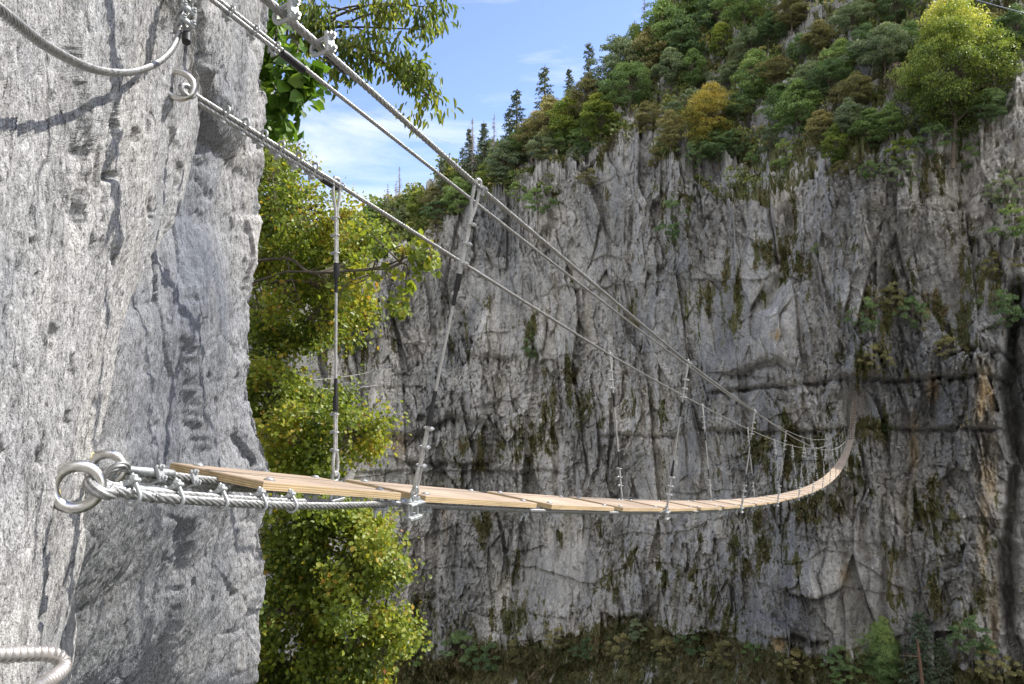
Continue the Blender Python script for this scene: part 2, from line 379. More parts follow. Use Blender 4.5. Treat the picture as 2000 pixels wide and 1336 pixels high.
def rock_object():
    objs = []
    # --- near slab, local frame: t = distance along the face from its right-hand edge, towards the camera and past it
    es = np.array([hit_near(x, y) for x, y in zip(SLAB_X, SLAB_Y)])   # (s,d,z)
    o = np.argsort(es[:, 2]); es = es[o]
    nz, ntt = 820, 760
    zz = np.concatenate([np.linspace(-4.0, -1.3, 60), np.linspace(-1.3, 1.5, nz), np.linspace(1.5, 5, 70)[1:]])
    de = np.interp(zz, es[:, 2], es[:, 1])
    tt = np.concatenate([np.linspace(-0.75, -0.06, 24), np.linspace(-0.06, 1.25, ntt)[1:], np.linspace(1.25, 5.0, 90)[1:]])
    T, Z = np.meshgrid(tt, zz); DE = np.repeat(de[:, None], len(tt), 1)
    Tc = np.maximum(T, 0)
    tl = math.hypot(1, 0.84)
    D = DE - Tc / tl; S = near_plane(D, Z)
    back = np.minimum(T, 0)                       # curl round the edge and into the mountain
    D = D + (-back) * 0.10; S = S + back * 1.0
    rnd = np.exp(-(Tc / 0.035)) * 0.035           # rounded arris
    S = S - rnd
    X = (S * SA - D * CA) * P; Y = (S * CA + D * SA) * P; Zw = Z * P
    # displacement along the face normal (towards +s, away from the mountain)
    nrm = np.array([SA * tl ** -1 - (-0.84 / tl) * CA * -1, 0, 0])
    ns, nd = 1 / tl, -0.84 / tl                    # normal in (s,d)
    NX = ns * SA - nd * CA; NY = ns * CA + nd * SA
    V0 = np.stack([X.ravel(), Y.ravel(), Zw.ravel()], 1)
    ix, iy, _ = px(V0); ix = ix.reshape(X.shape); iy = iy.reshape(X.shape)
    u = -D * tl * P; v = Zw
    wu = u + 0.05 * fbm(u * 3, v * 1.5, 3, 5)
    h = 0.030 * fbm(u * 2.2, v * 0.9, 4, 21) + 0.010 * ridge(wu * 7, v * 1.3, 3, 31) + 0.007 * fbm(wu * 26, v * 9, 4, 41, 0.6)
    h += 0.0035 * fbm(wu * 110, v * 48, 3, 51, 0.65)
    pits = fbm(wu * 42 + 3, v * 16, 3, 61, 0.6); h -= 0.006 * sst(0.30, 0.5, pits)
    pits2 = fbm(wu * 15 + 9, v * 5.5, 3, 67, 0.6); h -= 0.009 * sst(0.35, 0.5, pits2)
    # the long joint at the upper left: the rock right of it stands proud
    jx = np.interp(iy, [-300, 0, 100, 200, 300, 420, 560, 700, 900], [100, 112, 105, 128, 146, 150, 132, 120, 110]) + 7 * fbm(iy * 0.03, iy * 0.011, 3, 71)
    jm = 1 - sst(330, 620, iy)
    h += 0.012 * sst(-4, 12, ix - jx) * jm * (1 - sst(40, 260, ix - jx) * 0.9)
    jx2 = np.interp(iy, [350, 500, 700, 900, 1336], [345, 330, 300, 330, 330]) + 8 * fbm(iy * 0.02, iy * 0.013, 3, 73)
    # second lip: x ~ 205..240 around y 150..400
    jx3 = np.interp(iy, [-100, 60, 200, 380, 520], [205, 208, 196, 200, 190]) + 6 * fbm(iy * 0.03, iy * 0.02, 3, 75)
    h += 0.007 * sst(-3, 6, ix - jx3) * (1 - sst(450, 560, iy)) * (1 - sst(30, 120, ix - jx3))
    jx4 = np.interp(iy, [0, 100, 200, 330, 520, 700], [318, 322, 326, 336, 300, 255]) + 5 * fbm(iy * 0.03, iy * 0.02, 3, 77)
    h += 0.010 * sst(-3, 5, ix - jx4) * sst(150, 220, iy) * (1 - sst(520, 640, iy))
    jx5 = 30 + 12 * fbm(iy * 0.01, iy * 0.02, 3, 78)
    for cx, cy, rx, ry, dp in ((207, 235, 7, 32, .035), (262, 268, 10, 16, .022), (208, 345, 16, 9, .03), (95, 650, 8, 14, .02), (150, 300, 6, 26, .012),
                               (290, 410, 7, 20, .014), (66, 1205, 5, 12, .015), (120, 820, 6, 16, .012), (180, 480, 6, 22, .014), (40, 480, 8, 14, .012), (146, 430, 9, 40, .014),
                               (330, 60, 8, 20, .010), (222, 500, 6, 26, .012), (128, 715, 6, 20, .015), (60, 900, 8, 22, .010)):
        q = ((ix - cx + 4 * fbm(iy * .08, ix * .08, 2, 80)) / rx) ** 2 + ((iy - cy) / ry) ** 2
        h -= dp * np.exp(-q ** 1.5)
    # edge wander
    ew = 0.018 * fbm(v * 9, v * 3 + 4, 4, 91) + 0.010 * fbm(v * 40, v * 11, 3, 92)
    ewm = np.exp(-Tc / 0.12)
    V = V0 + np.stack([(NX * h).ravel(), (NY * h).ravel(), (0 * h).ravel()], 1)
    tx, ty = -NY, NX
    V += np.stack([(tx * ew * ewm).ravel(), (ty * ew * ewm).ravel(), (0 * h).ravel()], 1)
    nr, nc = X.shape
    idx = np.arange(nr * nc).reshape(nr, nc)
    Fq = np.stack([idx[:-1, :-1], idx[:-1, 1:], idx[1:, 1:], idx[1:, :-1]], -1).reshape(-1, 4)
    Fn = np.stack([Fq[:, 0], Fq[:, 3], Fq[:, 2], Fq[:, 1]], 1)
    Vn = V; n0 = len(V)
    # --- rear slab: from behind the near slab out to the silhouette, then turning away into the mountain
    SY = [-500, 0, 60, 130, 160, 200, 300, 400, 480, 560, 700, 800, 850, 900, 945, 990, 1040, 1100, 1200, 1280, 1336, 1800]
    SX = [520, 517, 508, 497, 490, 505, 501, 500, 489, 482, 472, 473, 478, 506, 522, 512, 496, 507, 499, 486, 482, 466]
    SLP = 2.05
    nz2 = 760
    z2 = np.concatenate([np.linspace(-6, -2.1, 50), np.linspace(-2.1, 2.4, nz2), np.linspace(2.4, 7, 70)[1:]])
    # silhouette point per height: on the ray at d = 2.3
    dsil = 2.30; pts = []
    for x, y in zip(SX, SY):
        r = ray(x, y) / P; D_ = -r.x * CA + r.y * SA; k = dsil / D_; pts.append((k * (r.x * SA + r.y * CA), k * r.z))
    pts = np.array(sorted(pts, key=lambda p: p[1])); ss = np.interp(z2, pts[:, 1], pts[:, 0])
    q1 = np.linspace(-.12, 1, 500); q2 = np.linspace(0, 1, 60)[1:]
    d_e = np.interp(z2, es[:, 2], es[:, 1]); s_e = near_plane(d_e, z2) - .10
    rows_d = []; rows_s = []
    for z, s0, de_, se_ in zip(z2, ss, d_e, s_e):
        dd = de_ + (dsil - de_) * q1; sdd = se_ + (s0 - se_) * q1 - .05 * np.clip(4 * q1 * (1 - q1), -.3, 1) 
        rr = 0.06                              # rounded nose, then away
        a = q2 * 1.9
        d2 = dsil + rr * np.sin(a) * 1.0 + q2 ** 2 * 1.2; s2 = s0 - rr * (1 - np.cos(a)) - q2 ** 2 * 2.6
        rows_d.append(np.concatenate([dd, d2])); rows_s.append(np.concatenate([sdd, s2]))
    D = np.array(rows_d); S = np.array(rows_s); Z = np.repeat(z2[:, None], D.shape[1], 1)
    X = (S * SA - D * CA) * P; Y = (S * CA + D * SA) * P; Zw = Z * P
    SLP = 1.4; tl = math.hypot(1, SLP); ns, nd = 1 / tl, -SLP / tl
    NX = ns * SA - nd * CA; NY = ns * CA + nd * SA
    u = np.hypot(D, S) * P; u[:, 500:] = u[:, 499:500] + np.linspace(0, 2.4, 59)[None, :]; v = Zw
    V0 = np.stack([X.ravel(), Y.ravel(), Zw.ravel()], 1); ix, iy, _ = px(V0); ix = ix.reshape(X.shape); iy = iy.reshape(X.shape)
    wu = u + 0.10 * fbm(u * 1.6, v * 0.8, 3, 105) - v * 0.10
    h = 0.045 * fbm(u * 1.3, v * 0.7, 4, 121) + 0.020 * ridge(wu * 4.5, v * 0.9, 3, 131) + 0.010 * fbm(wu * 18, v * 9, 4, 141, 0.6)
    h += 0.005 * fbm(wu * 70, v * 42, 3, 151, 0.65)
    h += 0.016 * (blocks(wu * 5, v * 2.2, 160, 0.8, 0.7, 0.35, 0.05))
    pits = fbm(wu * 22 + 3, v * 13, 3, 161, 0.6); h -= 0.009 * sst(0.32, 0.5, pits)
    nz_ = sst(-.35, .0, u - u[:, 499:500]) * (1 - sst(0.0, .25, u - u[:, 499:500]))
    h += nz_ * (.030 * blocks(v * 5.2 + 5, u * 5 + v * 1.2, 165, .8, .9, .2, .08) - .016 + .014 * fbm(v * 16, u * 6, 4, 168) + .02 * fbm(v * 4, u * 2, 3, 169))
    # a shallow rib boundary up the middle of the rear slab
    rb = np.interp(iy, [0, 200, 400, 600, 760, 900, 1100, 1336], [372, 376, 362, 335, 345, 380, 350, 300]) + 12 * fbm(iy * .01, iy * .02, 3, 170)
    h += 0.030 * sst(-14, 12, ix - rb) * (1 - 0.6 * sst(60, 160, ix - rb))
    V = V0 + np.stack([(NX * h).ravel(), (NY * h).ravel(), (0 * h).ravel()], 1)
    nr2, nc2 = X.shape; idx = np.arange(nr2 * nc2).reshape(nr2, nc2) + n0
    Fq2 = np.stack([idx[:-1, :-1], idx[1:, :-1], idx[1:, 1:], idx[:-1, 1:]], -1).reshape(-1, 4)
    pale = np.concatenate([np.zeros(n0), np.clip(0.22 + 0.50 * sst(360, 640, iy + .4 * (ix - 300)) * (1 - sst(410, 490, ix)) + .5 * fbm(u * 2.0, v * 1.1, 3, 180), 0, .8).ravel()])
    return np.concatenate([Vn, V]), np.concatenate([Fn, Fq2]), pale
V, Fa, pale = rock_object()
ROCK_V = V
_rx, _ry, _rd = px(ROCK_V)
def rock_depth(x, y, q=6):
    m = (abs(_rx - x) < q) & (abs(_ry - y) < q)
    return float(np.percentile(_rd[m], 8)) if m.any() else 1.3
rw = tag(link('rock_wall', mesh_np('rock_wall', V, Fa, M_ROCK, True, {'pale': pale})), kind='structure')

# ------------------------------------------------------------------ the cliff across the gorge, one surface from the talus to the ridge
AZ = np.concatenate([np.linspace(-60, -26, 60), np.linspace(-26, 38, 1180)[1:], np.linspace(38, 75, 120)[1:]])
def pxaz(az): return 1000 + F * np.tan(np.radians(az))
XA = pxaz(np.clip(AZ, -60, 75))
R0 = np.interp(AZ, [-60, -30, -19, -12.2, 0, 12.2, 20, 26.0, 36, 50, 75], [125, 112, 100, 92, 72, 56, 47, 43.0, 43, 50, 70])
def ydir(yp, az):   # photo y on a given azimuth -> tan(elevation) seen from the camera
    a = np.tan(np.radians(az)); b = (668 - yp) / F
    Y = math.cos(PT) - b * math.sin(PT); Zz = math.sin(PT) + b * math.cos(PT)
    # the pixel with this azimuth has X = a*Y ; horizontal length = Y*sqrt(1+a^2)
    return Zz / (Y * np.sqrt(1 + a * a))
lipx = [-3000, 500, 640, 700, 800, 880, 940, 1000, 1120, 1180, 1250, 1330, 1400, 1500, 1600, 1700, 1800, 1880, 1930, 2000, 2400, 5000]
lipy = [560, 560, 600, 560, 490, 440, 415, 385, 345, 300, 320, 345, 395, 400, 350, 320, 310, 320, 270, 180, 100, 0]
ridx = [-3000, 500, 640, 720, 830, 900, 950, 1000, 1060, 1160, 1230, 1290, 1340, 1400, 1500, 1700, 2000, 5000]
ridy = [520, 520, 500, 440, 400, 355, 325, 300, 268, 205, 140, 60, 0, -80, -220, -480, -700, -800]
basx = [-3000, 640, 760, 900, 1050, 1150, 1250, 1400, 1500, 1600, 1700, 1850, 1960, 2100, 5000]
basy = [1330, 1310, 1290, 1265, 1262, 1235, 1225, 1258, 1262, 1285, 1290, 1300, 1320, 1330, 1330]
tl_ = ydir(np.interp(XA, lipx, lipy), np.clip(AZ, -60, 75))
trg = ydir(np.interp(XA, ridx, ridy), np.clip(AZ, -60, 75))
tb_ = ydir(np.interp(XA, basx, basy) + 26 * fbm(XA * .012, XA * .003, 4, 197) + 12 * fbm(XA * .06, XA * .01, 3, 198), np.clip(AZ, -60, 75))
zl = R0 * tl_; zb = R0 * tb_
NB, NCL, NS_, NK = 90, 740, 260, 12
def cliff_grid():
    slope = 1.25                                   # rise over run above the lip
    # ridge: smallest height on the slope line reaching tan(elev)=trg
    den = slope - trg
    rr = np.where(den > 0.15, (slope * R0 - zl) / np.maximum(den, 0.15), R0 + 34)
    rr = np.clip(rr, R0 + 1.5, R0 + 34)
    zr = zl + slope * (rr - R0)
    rows_r = []; rows_z = []; kind = []
    for i, q in enumerate(np.linspace(1, 0, NB, endpoint=False)):          # talus, running down towards the camera
        qq = q ** 1.4
        rows_r.append(R0 - 3 - qq * 26 * R0 / 50 + 0); rows_z.append(zb - qq * 19 * R0 / 50); kind.append(0)
    for q in np.linspace(0, 1, NCL): 
        rows_r.append(R0 - 3 * (1 - q) ** 3 - 0.6 * np.sin(q * 3)); rows_z.append(zb + (zl - zb) * q); kind.append(1)
    for q in np.linspace(0, 1, NS_)[1:]:
        rows_r.append(R0 + (rr - R0) * q); rows_z.append(zl + (zr - zl) * q); kind.append(2)
    for q in np.linspace(0, 1, NK)[1:]:
        rows_r.append(rr + 25 * q); rows_z.append(zr - 14 * q * q); kind.append(3)
    return np.array(rows_r), np.array(rows_z), np.array(kind)
RR, ZZ, KD = cliff_grid()
nr, nc = RR.shape
AA = np.repeat(np.radians(AZ)[None, :], nr, 0)
X = RR * np.sin(AA); Y = RR * np.cos(AA)
V0 = np.stack([X.ravel(), Y.ravel(), ZZ.ravel()], 1)
ix, iy, _ = px(V0); ix = ix.reshape(nr, nc); iy = iy.reshape(nr, nc)
KR = np.repeat(KD[:, None], nc, 1)
sc = RR / 50.0
a_ = AA * 50 + 3 * 0; z_ = ZZ / sc
arc = AA * 50
wa = arc + 0.7 * fbm(arc * .22, z_ * .10, 3, 201) + 0.06 * z_
wz = z_ + 0.9 * fbm(arc * .3 + 9, z_ * .22, 3, 205)
smooth = sst(-0.15, 0.35, fbm(arc * .10 + 2, z_ * .09, 3, 209))          # broad clean faces between broken zones
jm_ = 0.35 + 0.65 * sst(-.1, .3, fbm(arc * .5 + 7, z_ * .4, 3, 207))      # joints open and close along their length
n = 1.5 * fbm(arc * .12, z_ * .04, 3, 211) + 0.8 * fbm(arc * .35, z_ * .10, 3, 215)
n += blocks(wa * .40, wz * .12, 221, 1.0, 1.3, 0.0, .05) - .14 * jm_ * sst(.12, .0, worley(wa * .40, wz * .12, 221)[1] - worley(wa * .40, wz * .12, 221)[0])
w2 = wa + .12 * fbm(wa * 1.3, wz * .7, 3, 235)
n += 0.4 * blocks(wa * .16, wz * .55, 225, .9, .9, .05, .03)
n += (0.35 + 0.65 * (1 - smooth)) * blocks(w2 * 1.1, wz * .30, 231, .60, 1.0, .05, .03)
n += (0.25 + 0.75 * (1 - smooth)) * blocks(w2 * 2.8 + .3 * wz, wz * .85, 241, .28, .52, .03, .05)
n += (0.20 + 0.80 * (1 - smooth)) * blocks(w2 * 6.2 - .8 * wz, wz * 3.0, 251, .13, .24, .04, .06)
n += (0.20 + 0.80 * (1 - smooth)) * blocks(w2 * 13, wz * 11, 255, .06, .10, .02, .1)
rm = sst(-.25, .35, fbm(arc * .3 + 4, z_ * .12, 3, 263))
n += 0.26 * rm * ridge(w2 * 1.6, wz * .17, 4, 261) - 0.16 * rm * sst(.45, .7, ridge(w2 * 2.6, wz * .22, 2, 266))
n += 0.08 * fbm(wa * 6, wz * 4, 4, 271, .65)
dpx = lambda x0, x1, s=18: sst(x0 - s, x0 + s, ix) * (1 - sst(x1 - s, x1 + s, ix))
def ledge(x0, x1, y, amp, gap=5, up=True, wob=5, seed=0):   # rock above the line overhangs by amp, an open joint below it
    yl = np.interp(ix, *y) if isinstance(y, tuple) else y
    yl = yl + wob * fbm(ix * .018, ix * .007 + seed, 4, 300 + seed)
    t = iy - yl; m = dpx(x0, x1)
    return m * (amp * (1 - sst(-2, 2, t)) * sst(-190, -10, t) - amp * 0.8 * np.exp(-((t - gap * .5) / gap) ** 2))
n += ledge(1390, 1965, ([1390, 1500, 1660, 1960], [770, 756, 744, 742]), .75, 5, seed=1)
n += ledge(1370, 1965, ([1370, 1500, 1620, 1760, 1960], [838, 846, 838, 834, 842]), .6, 5, seed=2)
n += ledge(1430, 1545, ([1430, 1500, 1545], [738, 708, 722]), .9, 8, wob=12, seed=3)
n += ledge(735, 950, ([735, 800, 880, 950], [850, 858, 818, 832]), 1.3, 9, wob=14, seed=4)
n += ledge(790, 960, ([790, 960], [905, 900]), .8, 6, wob=10, seed=5)
n += ledge(700, 1100, 920, .4, 4, wob=12, seed=6)
n += ledge(1535, 1640, ([1535, 1600, 1640], [1140, 1152, 1140]), 1.1, 7, wob=6, seed=7)
n += ledge(1480, 1610, ([1480, 1540, 1610], [1222, 1225, 1240]), .8, 7, wob=8, seed=8)
n += ledge(1195, 1270, 1200, 1.0, 9, wob=8, seed=9)
n += ledge(1300, 1420, 1235, .9, 9, wob=8, seed=10)
n += ledge(930, 1010, 700, .5, 5, wob=10, seed=11)
n += ledge(1180, 1330, 850, .5, 4, wob=12, seed=12)
n += ledge(1840, 1990, 700, .6, 5, wob=14, seed=13)
def gully(xs, ys, wd, dp, seed=0):                           # a vertical chimney
    xc = np.interp(iy, ys, xs) + 8 * fbm(iy * .02, iy * .006 + seed, 3, 330 + seed)
    m = sst(ys[0] - 20, ys[0] + 10, iy) * (1 - sst(ys[-1] - 10, ys[-1] + 20, iy))
    return -dp * np.exp(-((ix - xc) / wd) ** 2) * m
n += gully([1085, 1092, 1088, 1080], [850, 900, 960, 1010], 9, 1.5, 1)
n += gully([1545, 1540, 1530, 1500], [400, 480, 540, 600], 16, 1.6, 2)
n += gully([1985, 1968, 1984, 1966, 1980], [560, 760, 900, 1100, 1330], 9 + 9 * sst(-.3, .3, fbm(z_ * .5, z_ * .2, 3, 340)), 2.6, 3)
n += gully([860, 850, 842], [880, 1000, 1250], 8, .8, 4)
n += gully([1395, 1390, 1400], [560, 640, 700], 12, .7, 5)
n += gully([1880, 1890, 1870], [330, 450, 700], 22, 1.2, 6)
n += gully([1670, 1676, 1690], [900, 960, 1100], 14, .9, 7)
n += gully([1240, 1230, 1245], [420, 520, 640], 10, .8, 8)
n += gully([1720, 1730], [960, 1230], 8, .6, 9)
n += 1.5 * np.exp(-((ix - 1900) / 60) ** 2) * sst(600, 700, iy) * (KR < 2)          # the pillar at the far right
n += 1.6 * np.exp(-((ix - 1590) / 70) ** 2) * sst(820, 1000, iy) * (KR < 2) 
n += 1.0 * np.exp(-(((ix - 1560) / 95) ** 2 + ((iy - 930) / 70) ** 2))
lm = np.exp(-(((ix - 1676) / 26) ** 2 + ((iy - 805) / 60) ** 2) ** 2); n = n * (1 - lm) + lm * np.minimum(n, .35)
n = np.where(KR == 3, n * 0.3, n)
rock_s = sst(-0.05, 0.25, fbm(arc * .20, z_ * .20, 4, 281))
n = np.where(KR == 2, n * (0.35 + 0.65 * rock_s) + .8 * blocks(arc * .9 + z_ * .3, z_ * 1.1, 291, .9, .9, .2, .06) + .25 * blocks(arc * 3, z_ * 3.2, 293, .9, .9, .2, .08), n)
nq = sst(0, 7, np.arange(nr)[::-1][:, None] - (nr - NB)) + 0 * n
n = np.where(KR == 0, n * (1 - nq) + nq * (.8 * fbm(arc * .4, RR * .3, 4, 285) + .5 * blocks(arc * 1.2, RR * .8, 287, .8, .5, .2, .1)), n)
n *= sc
vdir = np.where(KR == 2, 0.62, 0.12)[..., None]
out = np.stack([-np.sin(AA), -np.cos(AA), np.zeros_like(AA)], -1)
D3 = out * (1 - vdir * .5) + np.array([0, 0, 1.0]) * vdir
# sideways facets so joints are not only seen face-on
side = np.stack([np.cos(AA), -np.sin(AA), np.zeros_like(AA)], -1)
V = V0 + (D3 * n[..., None]).reshape(-1, 3)
veg0 = None
CV = V.reshape(nr, nc, 3)
# ---- vegetation mask (0..1) and ochre water stains
PATCH = [(1030, 660, 26, 60, 1), (930, 640, 30, 70, .6), (905, 700, 25, 40, .7), (950, 880, 70, 42, 1), (1040, 870, 50, 50, .8), (1150, 800, 70, 40, .7), (1075, 790, 30, 60, .7), (1240, 805, 90, 30, .6), (1115, 700, 22, 60, .8),
 (1240, 590, 26, 55, .6), (1400, 600, 60, 70, .8), (1450, 560, 50, 60, .9), (1500, 500, 40, 60, .8), (1545, 470, 22, 90, 1), (1640, 610, 50, 60, .6), (1730, 640, 60, 90, 1), (1690, 700, 60, 60, .8), (1800, 600, 60, 60, .8), (1880, 640, 60, 100, .9),
 (1940, 560, 60, 90, 1), (1500, 880, 60, 60, 1), (1550, 870, 70, 50, 1), (1600, 930, 60, 60, 1.1), (1660, 900, 40, 60, 1.1), (1700, 835, 50, 24, 1.1), (1640, 960, 50, 50, 1), (1560, 1000, 80, 34, .9), (1480, 1010, 50, 34, .9), (1440, 1080, 34, 80, .7),
 (1420, 1190, 44, 90, 1.0), (1530, 1075, 60, 60, .7), (1350, 1060, 20, 70, .6), (1820, 1000, 40, 70, 1), (1850, 1060, 46, 46, 1), (1745, 1100, 18, 50, .9), (1745, 1170, 22, 50, 1), (1815, 1160, 34, 60, .9), (1890, 1190, 44, 90, .8), (1930, 1050, 16, 50, .7),
 (950, 1010, 34, 34, .9), (1010, 1150, 26, 50, 1.0), (1005, 1080, 20, 40, .8), (1000, 1210, 50, 40, .8), (1110, 1040, 50, 34, .6), (1200, 1130, 30, 50, .7), (1230, 1110, 24, 50, .7), (1290, 1120, 18, 30, 1), (1320, 1110, 16, 26, 1), (1355, 1110, 18, 20, 1),
 (1160, 1210, 26, 50, .7), (1065, 1190, 16, 60, .7), (1570, 540, 60, 60, .5), (810, 1210, 60, 60, .7), (880, 1240, 60, 40, .8), (1240, 900, 40, 50, .4), (860, 560, 40, 40, .3), (1110, 560, 30, 40, .4), (1330, 430, 60, 70, .7), (1390, 480, 40, 50, .6),
 (1480, 380, 70, 14, 1.1), (1050, 385, 80, 18, .9), (990, 345, 60, 14, .8), (1130, 325, 60, 16, .9), (1650, 330, 90, 40, .8), (1800, 380, 40, 70, .6), (690, 690, 60, 60, .8), (720, 640, 40, 40, .7), (1200, 300, 60, 20, .7), (1850, 350, 60, 60, .7)]
veg = np.zeros_like(ix)
wx = ix + 26 * fbm(arc * 1.1, z_ * .7, 3, 401); wy = iy + 30 * fbm(arc * .9 + 5, z_ * .9, 3, 405)
for cx, cy, rx, ry, am in PATCH:
    veg = np.maximum(veg, am * .85 * np.exp(-(((wx - cx) / rx) ** 2 + ((wy - cy) / ry) ** 2) ** .8 * .8))
stripe = fbm(arc * 1.6, z_ * .30, 4, 411, .6)
veg = veg * (0.66 + 1.8 * stripe) + 0.36 * sst(-0.05, 0.35, fbm(arc * .9, z_ * .20, 5, 415, .65)) 
dn = np.gradient(n, axis=0)
veg = np.where(KR == 2, 0.72 + 0.7 * fbm(arc * .8, z_ * .8, 4, 421) - 0.9 * sst(.12, .35, fbm(arc * .45, z_ * .35, 4, 425)), veg)
veg = np.where(KR == 3, 0.9, veg)
veg = np.where(KR == 0, 0.86 + 0.7 * fbm(arc * .8, RR * .5, 4, 427), veg)
# bare rock windows on the slope seen in the photograph
for cx, cy, rx, ry in ((1030, 345, 70, 16), (1120, 300, 60, 20), (1000, 370, 60, 14), (1250, 180, 60, 34), (1160, 340, 60, 22), (1240, 310, 50, 30), (1130, 370, 60, 16), (940, 410, 40, 14), (1560, 90, 30, 50), (1640, 20, 40, 30), (1760, 250, 30, 30), (1840, 290, 50, 40), (1980, 220, 30, 80), (1500, 220, 40, 30)):
    veg = np.where(KR == 2, veg - 0.5 * np.exp(-(((wx - cx) / rx) ** 2 + ((wy - cy) / ry) ** 2)), veg)
veg = np.where(KR == 1, np.maximum(veg, np.exp(-np.maximum(0, np.interp(ix, basx, basy) - iy) / 34) * (.95 + .8 * fbm(arc * 1.2, z_ * .7, 4, 430))), veg)
och = np.zeros_like(ix)
for cx, cy, rx, ry, am in ((1926, 800, 20, 70, 1), (1930, 900, 20, 90, .8), (1922, 1040, 14, 120, .7), (1940, 1200, 12, 120, .5), (1820, 765, 12, 26, .8), (1785, 870, 8, 60, .7), (1515, 664, 10, 12, 1.3), (1522, 1236, 14, 12, 1.5), (1650, 1120, 8, 24, .6), (779, 872, 14, 24, .9), (1770, 1010, 6, 60, .4), (870, 1010, 8, 50, .3), (700, 880, 30, 20, .5), (1150, 640, 8, 60, .3)):
    och = np.maximum(och, am * np.exp(-(((wx * .3 + ix * .7 - cx) / rx) ** 2 + ((iy - cy) / ry) ** 2) ** 1.5))
idx = np.arange(nr * nc).reshape(nr, nc)
Fa = np.stack([idx[:-1, :-1], idx[:-1, 1:], idx[1:, 1:], idx[1:, :-1]], -1).reshape(-1, 4)
tag(link('cliff', mesh_np('cliff', V, Fa, M_CLIFF, False, {'veg': veg.ravel(), 'ochre': och.ravel()})), kind='structure')
# index of what each photo direction meets on the cliff, to stand plants on it
cx_, cy_, cd_ = px(V); CPX = cx_.reshape(nr, nc); CPY = cy_.reshape(nr, nc); CPD = cd_.reshape(nr, nc)
_order = {}
_flatx = cx_; _flaty = cy_; _flatd = cd_; _flatk = KR.ravel()
def on_cliff(x, y, kinds=(0, 1, 2)):
    d = (_flatx - x) ** 2 + (_flaty - y) ** 2
    ok = np.isin(_flatk, kinds)
    c = np.where(ok, d, 1e9)
    k = np.argpartition(c, 12)[:12]; near = k[c[k] < c[k].min() + 30]
    b = near[np.argmin(_flatd[near])]
    return Vector(V[b])

# valley floor far below, reaching to the horizon
gx = np.linspace(-1, 1, 90); gx = np.sign(gx) * np.abs(gx) ** 2.2 * 1500
GX, GY = np.meshgrid(gx, gx + 0); GZ = -42 + 2.5 * fbm(GX * .02, GY * .02, 4, 500) + np.maximum(0, np.hypot(GX, GY) - 300) * 0.03
idx = np.arange(GX.size).reshape(GX.shape)
M_FLOOR = m_simple('forest_floor', (0.05, 0.06, 0.025), 0.95, 0, 0.4, 0.6)
tag(link('valley_floor', mesh_np('valley_floor', np.stack([GX.ravel(), GY.ravel(), GZ.ravel()], 1), np.stack([idx[:-1, :-1], idx[:-1, 1:], idx[1:, 1:], idx[1:, :-1]], -1).reshape(-1, 4), M_FLOOR, True)), kind='structure')
def W(o):                        # world matrix without a depsgraph
    if o is None: return Matrix.Identity(4)
    return W(o.parent) @ o.matrix_parent_inverse @ o.matrix_basis
def put(o, M=None):              # give an object built in world coordinates its place under its parent
    M = M or Matrix.Identity(4); o.matrix_parent_inverse = Matrix.Identity(4)
    o.matrix_basis = W(o.parent).inverted() @ M; return o
# ------------------------------------------------------------------ the suspension bridge: one thing; cables, boards and hangers are its parts
def interp(xs, ys): return lambda s: float(np.interp(s, xs, ys))
def poly(pts, deg):
    a = np.array(pts); c = np.polyfit(a[:, 0], a[:, 1], deg); return lambda s: float(np.polyval(c, s))
Z_N = poly([(1.0, -.232), (1.24, -.278), (1.85, -.413), (1.916, -.426), (2.9, -.618), (3.9, -.819), (4.84, -.985), (5.9, -1.188), (6.93, -1.364), (7.87, -1.515), (10.9, -1.979), (13.93, -2.405), (16.98, -2.808), (20.2, -3.204), (23.3, -3.53), (24.6, -3.683), (31, -4.16), (36.8, -4.39), (42.7, -4.41), (46, -4.34)], 6)
Z_F = poly([(1.0, -.200), (1.232, -.248), (1.86, -.393), (1.918, -.407), (2.91, -.604), (3.906, -.791), (4.853, -.956), (7.864, -1.473), (11.02, -1.985), (13.99, -2.387), (17.1, -2.829), (20.25, -3.209), (23.1, -3.472), (26.2, -3.769), (29.2, -4.0), (31.7, -4.15), (37.2, -4.43), (43.8, -4.47), (46, -4.42)], 6)
def z_at(s, d): q = (d - 1.296) / .335; return Z_N(s) * (1 - q) + Z_F(s) * q
z_deck = lambda s: z_at(s, 1.46)
z_left = poly([(1.26, .725), (1.278, .718), (1.492, .672), (1.848, .596), (2.691, .449), (4.81, .07), (7.814, -.477), (10.918, -.97), (13.98, -1.444), (17.245, -1.871), (20.31, -2.255), (26.52, -2.864), (33.33, -3.336), (40.18, -3.586), (47, -3.53)], 5)
z_right = poly([(.974, .694), (1.34, .632), (1.959, .514), (4.96, -.021), (8.03, -.539), (11.08, -1.036), (14.15, -1.497), (17.23, -1.901), (21.6, -2.401), (24.85, -2.712), (30.2, -3.087), (37.5, -3.31), (44.3, -3.24)], 5)
z_over = poly([(1.139, .848), (1.396, .80), (2.098, .66), (2.393, .61), (4.505, .22), (8.54, -.484), (9.756, -.662), (12.88, -1.146), (17.3, -1.692), (20.15, -1.985), (23.1, -2.271), (29.8, -2.749), (36.8, -3.038), (45, -3.22)], 5)
d_left = interp([1.26, 1.85, 4.85, 46], [1.61, 1.62, 1.70, 1.70])
d_right = interp([1, 1.85, 4.85, 7.9, 17, 30, 46], [1.03, 1.07, 1.147, 1.16, 1.22, 1.22, 1.16])
d_over = interp([1, 46], [1.36, 1.60])
DR_, DL_ = 1.296, 1.631
